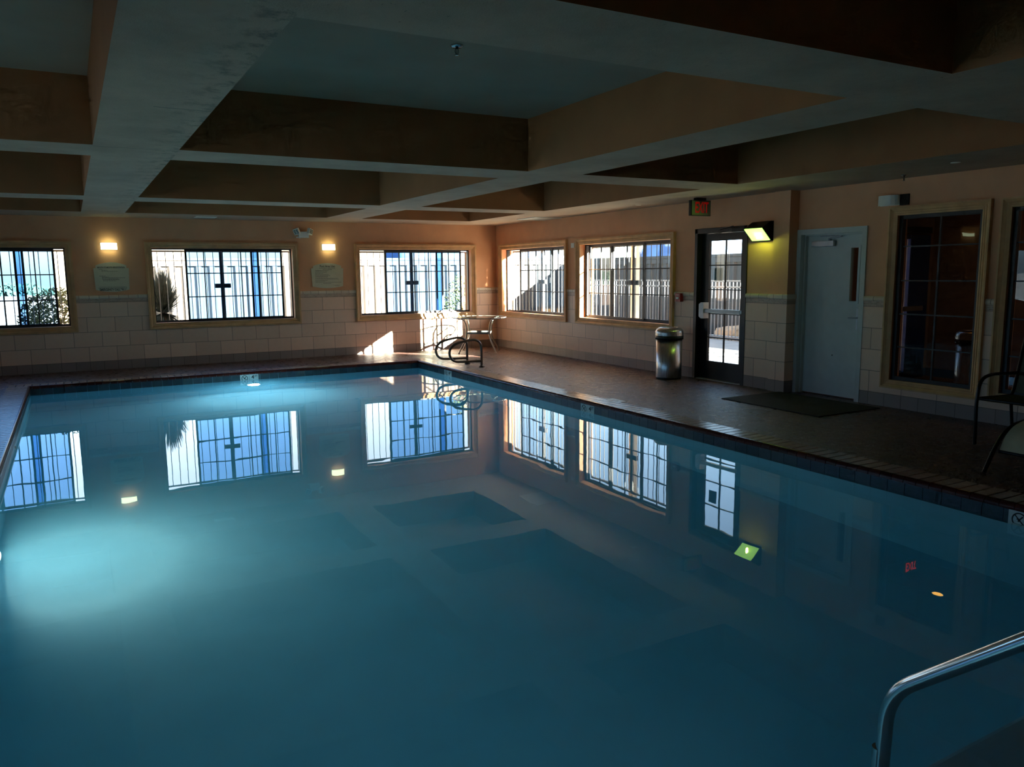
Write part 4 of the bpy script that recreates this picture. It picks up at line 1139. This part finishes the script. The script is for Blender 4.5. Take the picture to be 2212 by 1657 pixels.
b.inputs['Color1'].default_value = (*s2l((112, 98, 88)), 1); b.inputs['Color2'].default_value = (*s2l((100, 86, 78)), 1); b.inputs['Mortar'].default_value = (*s2l((60, 52, 47)), 1)
sp = t.sep(t.pos()); t.l(t.comb(sp[0], sp[2]), b.inputs['Vector']); t.bsdf(b.outputs['Color'], 0.9); M['blocks'] = t.m
tag(mb.build('block_wall', 'blocks'), 'pale concrete block wall outside the leftmost window', 'wall')
for k, (x, y, h, rx) in enumerate(((-26, 34, 1.7, 3.0), (-20, 33, 1.5, 2.4), (-15, 35, 1.35, 1.9), (-33, 36, 1.9, 3.2), (-10.5, 34, 1.3, 1.9))):
    shrub(x, y, rx, 2.0, h, 700, 'tree_leaf', ('broad dark green tree beyond the block wall', 'mid-height green tree beyond the block wall', 'low rounded tree beyond the block wall', 'tallest spreading tree beyond the block wall', 'lowest tree beyond the block wall, nearest the fence')[k], 0.32, seed=20+k, name='distant_tree', cat='tree')
r = empty('sunblocker', (5.0, -7.35, -0.17), 'added unseen tall cypress beyond the hallway wing, its shadow falls by the corner window', 'tree')  # unseen tree added to keep sun off the wall beside the corner window
mb = MB(); mb.tube([(5.0, -7.35, -0.17), (5.0, -7.35, 2.0), (5.0, -7.35, 4.6)], 0.07, 8); mb.build('trunk', 'stem', r)
leaves('foliage', 'tree_leaf', 5.0, -7.29, 1.2, 0.28, 0.28, 4.4, 6500, 0.07, r, 31)
# hills
mb = MB(); N = 60; vs = []; fs = []
rr = random.Random(5)
for i in range(N+1):
    a = math.radians(20+80*i/N)   # bearing from +y towards +x
    d = 420
    h = 9+7*math.sin(i*0.35+1.0)+4*math.sin(i*0.9)+2.0*math.sin(i*2.3)+rr.uniform(-0.8, 0.8)+5
    if a > math.radians(38): h += 2.5
    x, y = -8+d*math.sin(a), -15+d*math.cos(a)
    x2, y2 = -8+(d+120)*math.sin(a), -15+(d+120)*math.cos(a)
    x3, y3 = -8+(d-110)*math.sin(a), -15+(d-110)*math.cos(a)
    vs += [(x3, y3, -1), (x, y, max(h, 2)), (x2, y2, -1)]
for i in range(N):
    k = i*3; fs += [(k, k+3, k+4, k+1), (k+1, k+4, k+5, k+2), (k, k+2, k+5, k+3)]
mb.add(vs, fs, 0, True); tag(mb.build('mountains', 'hill'), 'blue distant mountains above the fence beyond the black door', 'mountains', kind='structure')

# ------------------------------------------------------------------ lights
def look(o, d): o.rotation_euler = Vector(d).to_track_quat('-Z', 'Y').to_euler()
SUN_D = Vector((-0.6, 0.8, -0.35)).normalized()
L = bpy.data.lights.new('sun', 'SUN'); L.energy = 250.0; L.angle = math.radians(0.53); L.color = (1.0, 0.86, 0.66)
o = bpy.data.objects.new('sun', L); COL.objects.link(o); look(o, SUN_D); o.location = (20, -30, 20)
def area(name, loc, d, sx, sy, power, col, portal=False, shape='RECTANGLE', spread=None):
    L = bpy.data.lights.new(name, 'AREA'); L.shape = shape; L.size = sx
    if shape in ('RECTANGLE', 'ELLIPSE'): L.size_y = sy
    L.energy = power; L.color = col
    if spread: L.spread = spread
    if portal: L.cycles.is_portal = True
    o = bpy.data.objects.new(name, L); COL.objects.link(o); o.location = loc; look(o, d); return o
for a in WB: area('daylight_portal', (a+WW/2, 0.24, 1.41), (0, -1, 0), WW, 1.3, 1, (1, 1, 1), True)
for a in WR: area('daylight_portal', (0.24, -(a+WW/2), 1.41), (-1, 0, 0), WW, 1.3, 1, (1, 1, 1), True)
area('daylight_portal', (0.24, -6.75, 1.1), (-1, 0, 0), 0.8, 1.9, 1, (1, 1, 1), True)
for a, b, c, d in LW: area('daylight_portal', (ROOM_X0-0.22, (a+b)/2, (c+d)/2), (1, 0, 0), 2.4, 1.3, 1, (1, 1, 1), True)
area('hall_fill_light', (1.98, -12.3, 2.585), (0, 0, -1), 0.12, 0.12, 7, (1.0, 0.80, 0.55), shape='DISK')  # fill light added out of view to brighten the hallway
# the lamps inside the two underwater fittings
area('pool_lamp_beam', (PX0+0.085, -8.75, -0.88), (1, 0.08, -0.03), 0.16, 0.16, 30, (0.90, 1.0, 0.88), shape='DISK')
area('pool_lamp_beam', (-5.54, PY1-0.085, -0.70), (0, -1, -0.12), 0.16, 0.16, 66, (0.70, 0.92, 1.0), shape='DISK')

area('pool_lamp_beam', (-7.5, PY0+0.085, -0.85), (0.15, 1, 0.05), 0.16, 0.16, 4.5, (0.66, 0.92, 1.0), shape='DISK')  # beam of the added near-wall lamp, lifts the water brightness

# sky
w = bpy.data.worlds.new('world'); SC.world = w; w.use_nodes = True
nt = w.node_tree; nt.nodes.clear()
sky = nt.nodes.new('ShaderNodeTexSky'); sky.sky_type = 'NISHITA'; sky.sun_disc = False
sky.sun_elevation = math.radians(24); sky.sun_rotation = math.atan2(0.6, -0.8); sky.air_density = 1.2; sky.dust_density = 0.8; sky.ozone_density = 1.5
bg = nt.nodes.new('ShaderNodeBackground'); bg.inputs[1].default_value = 0.75
ou = nt.nodes.new('ShaderNodeOutputWorld'); hs = nt.nodes.new('ShaderNodeHueSaturation'); hs.inputs['Saturation'].default_value = 0.72
nt.links.new(sky.outputs[0], hs.inputs['Color']); nt.links.new(hs.outputs[0], bg.inputs[0]); nt.links.new(bg.outputs[0], ou.inputs[0])

# ------------------------------------------------------------------ camera
yaw, pit, rol, fpx = 0.506316616, -0.139936723, -0.00989409582, 1702.52115
fw = Vector((math.sin(yaw)*math.cos(pit), math.cos(yaw)*math.cos(pit), math.sin(pit)))
r0 = Vector((math.cos(yaw), -math.sin(yaw), 0)); u0_ = r0.cross(fw)
rr_ = math.cos(rol)*r0+math.sin(rol)*u0_; uu_ = -math.sin(rol)*r0+math.cos(rol)*u0_
cam = bpy.data.cameras.new('camera'); cam.sensor_width = 36.0; cam.sensor_fit = 'HORIZONTAL'; cam.lens = fpx/2212*36.0
cam.clip_end = 2000; cam.clip_start = 0.05
co = bpy.data.objects.new('camera', cam); COL.objects.link(co)
co.matrix_world = Matrix(((rr_.x, uu_.x, -fw.x, -8.05986779), (rr_.y, uu_.y, -fw.y, -15.1651343), (rr_.z, uu_.z, -fw.z, 1.585), (0, 0, 0, 1)))
SC.camera = co

# lettering as real meshes
bpy.context.view_layer.update()
dg = bpy.context.evaluated_depsgraph_get()
for o in [o for o in SC.objects if o.type == 'FONT']:
    me = bpy.data.meshes.new_from_object(o.evaluated_get(dg))
    n = bpy.data.objects.new('tmp', me); COL.objects.link(n)
    n.parent = o.parent; n.matrix_parent_inverse = o.matrix_parent_inverse.copy(); n.matrix_basis = o.matrix_basis.copy()
    nm = o.name; cu = o.data; bpy.data.objects.remove(o); bpy.data.curves.remove(cu); n.name = nm; me.name = nm

SC.view_settings.view_transform = 'Standard'; SC.view_settings.look = 'None'
SC.view_settings.gamma = 1.0; SC.view_settings.exposure = 0.0; SC.view_settings.use_curve_mapping = False
cy = SC.cycles
cy.use_denoising = True
cy.max_bounces = 9; cy.diffuse_bounces = 5; cy.glossy_bounces = 6; cy.transmission_bounces = 8; cy.transparent_max_bounces = 16; cy.volume_bounces = 2
cy.use_adaptive_sampling = True; cy.adaptive_threshold = 0.02; cy.adaptive_min_samples = 12
cy.sample_clamp_indirect = 4.5; cy.caustics_reflective = False; cy.caustics_refractive = True; cy.blur_glossy = 0.6
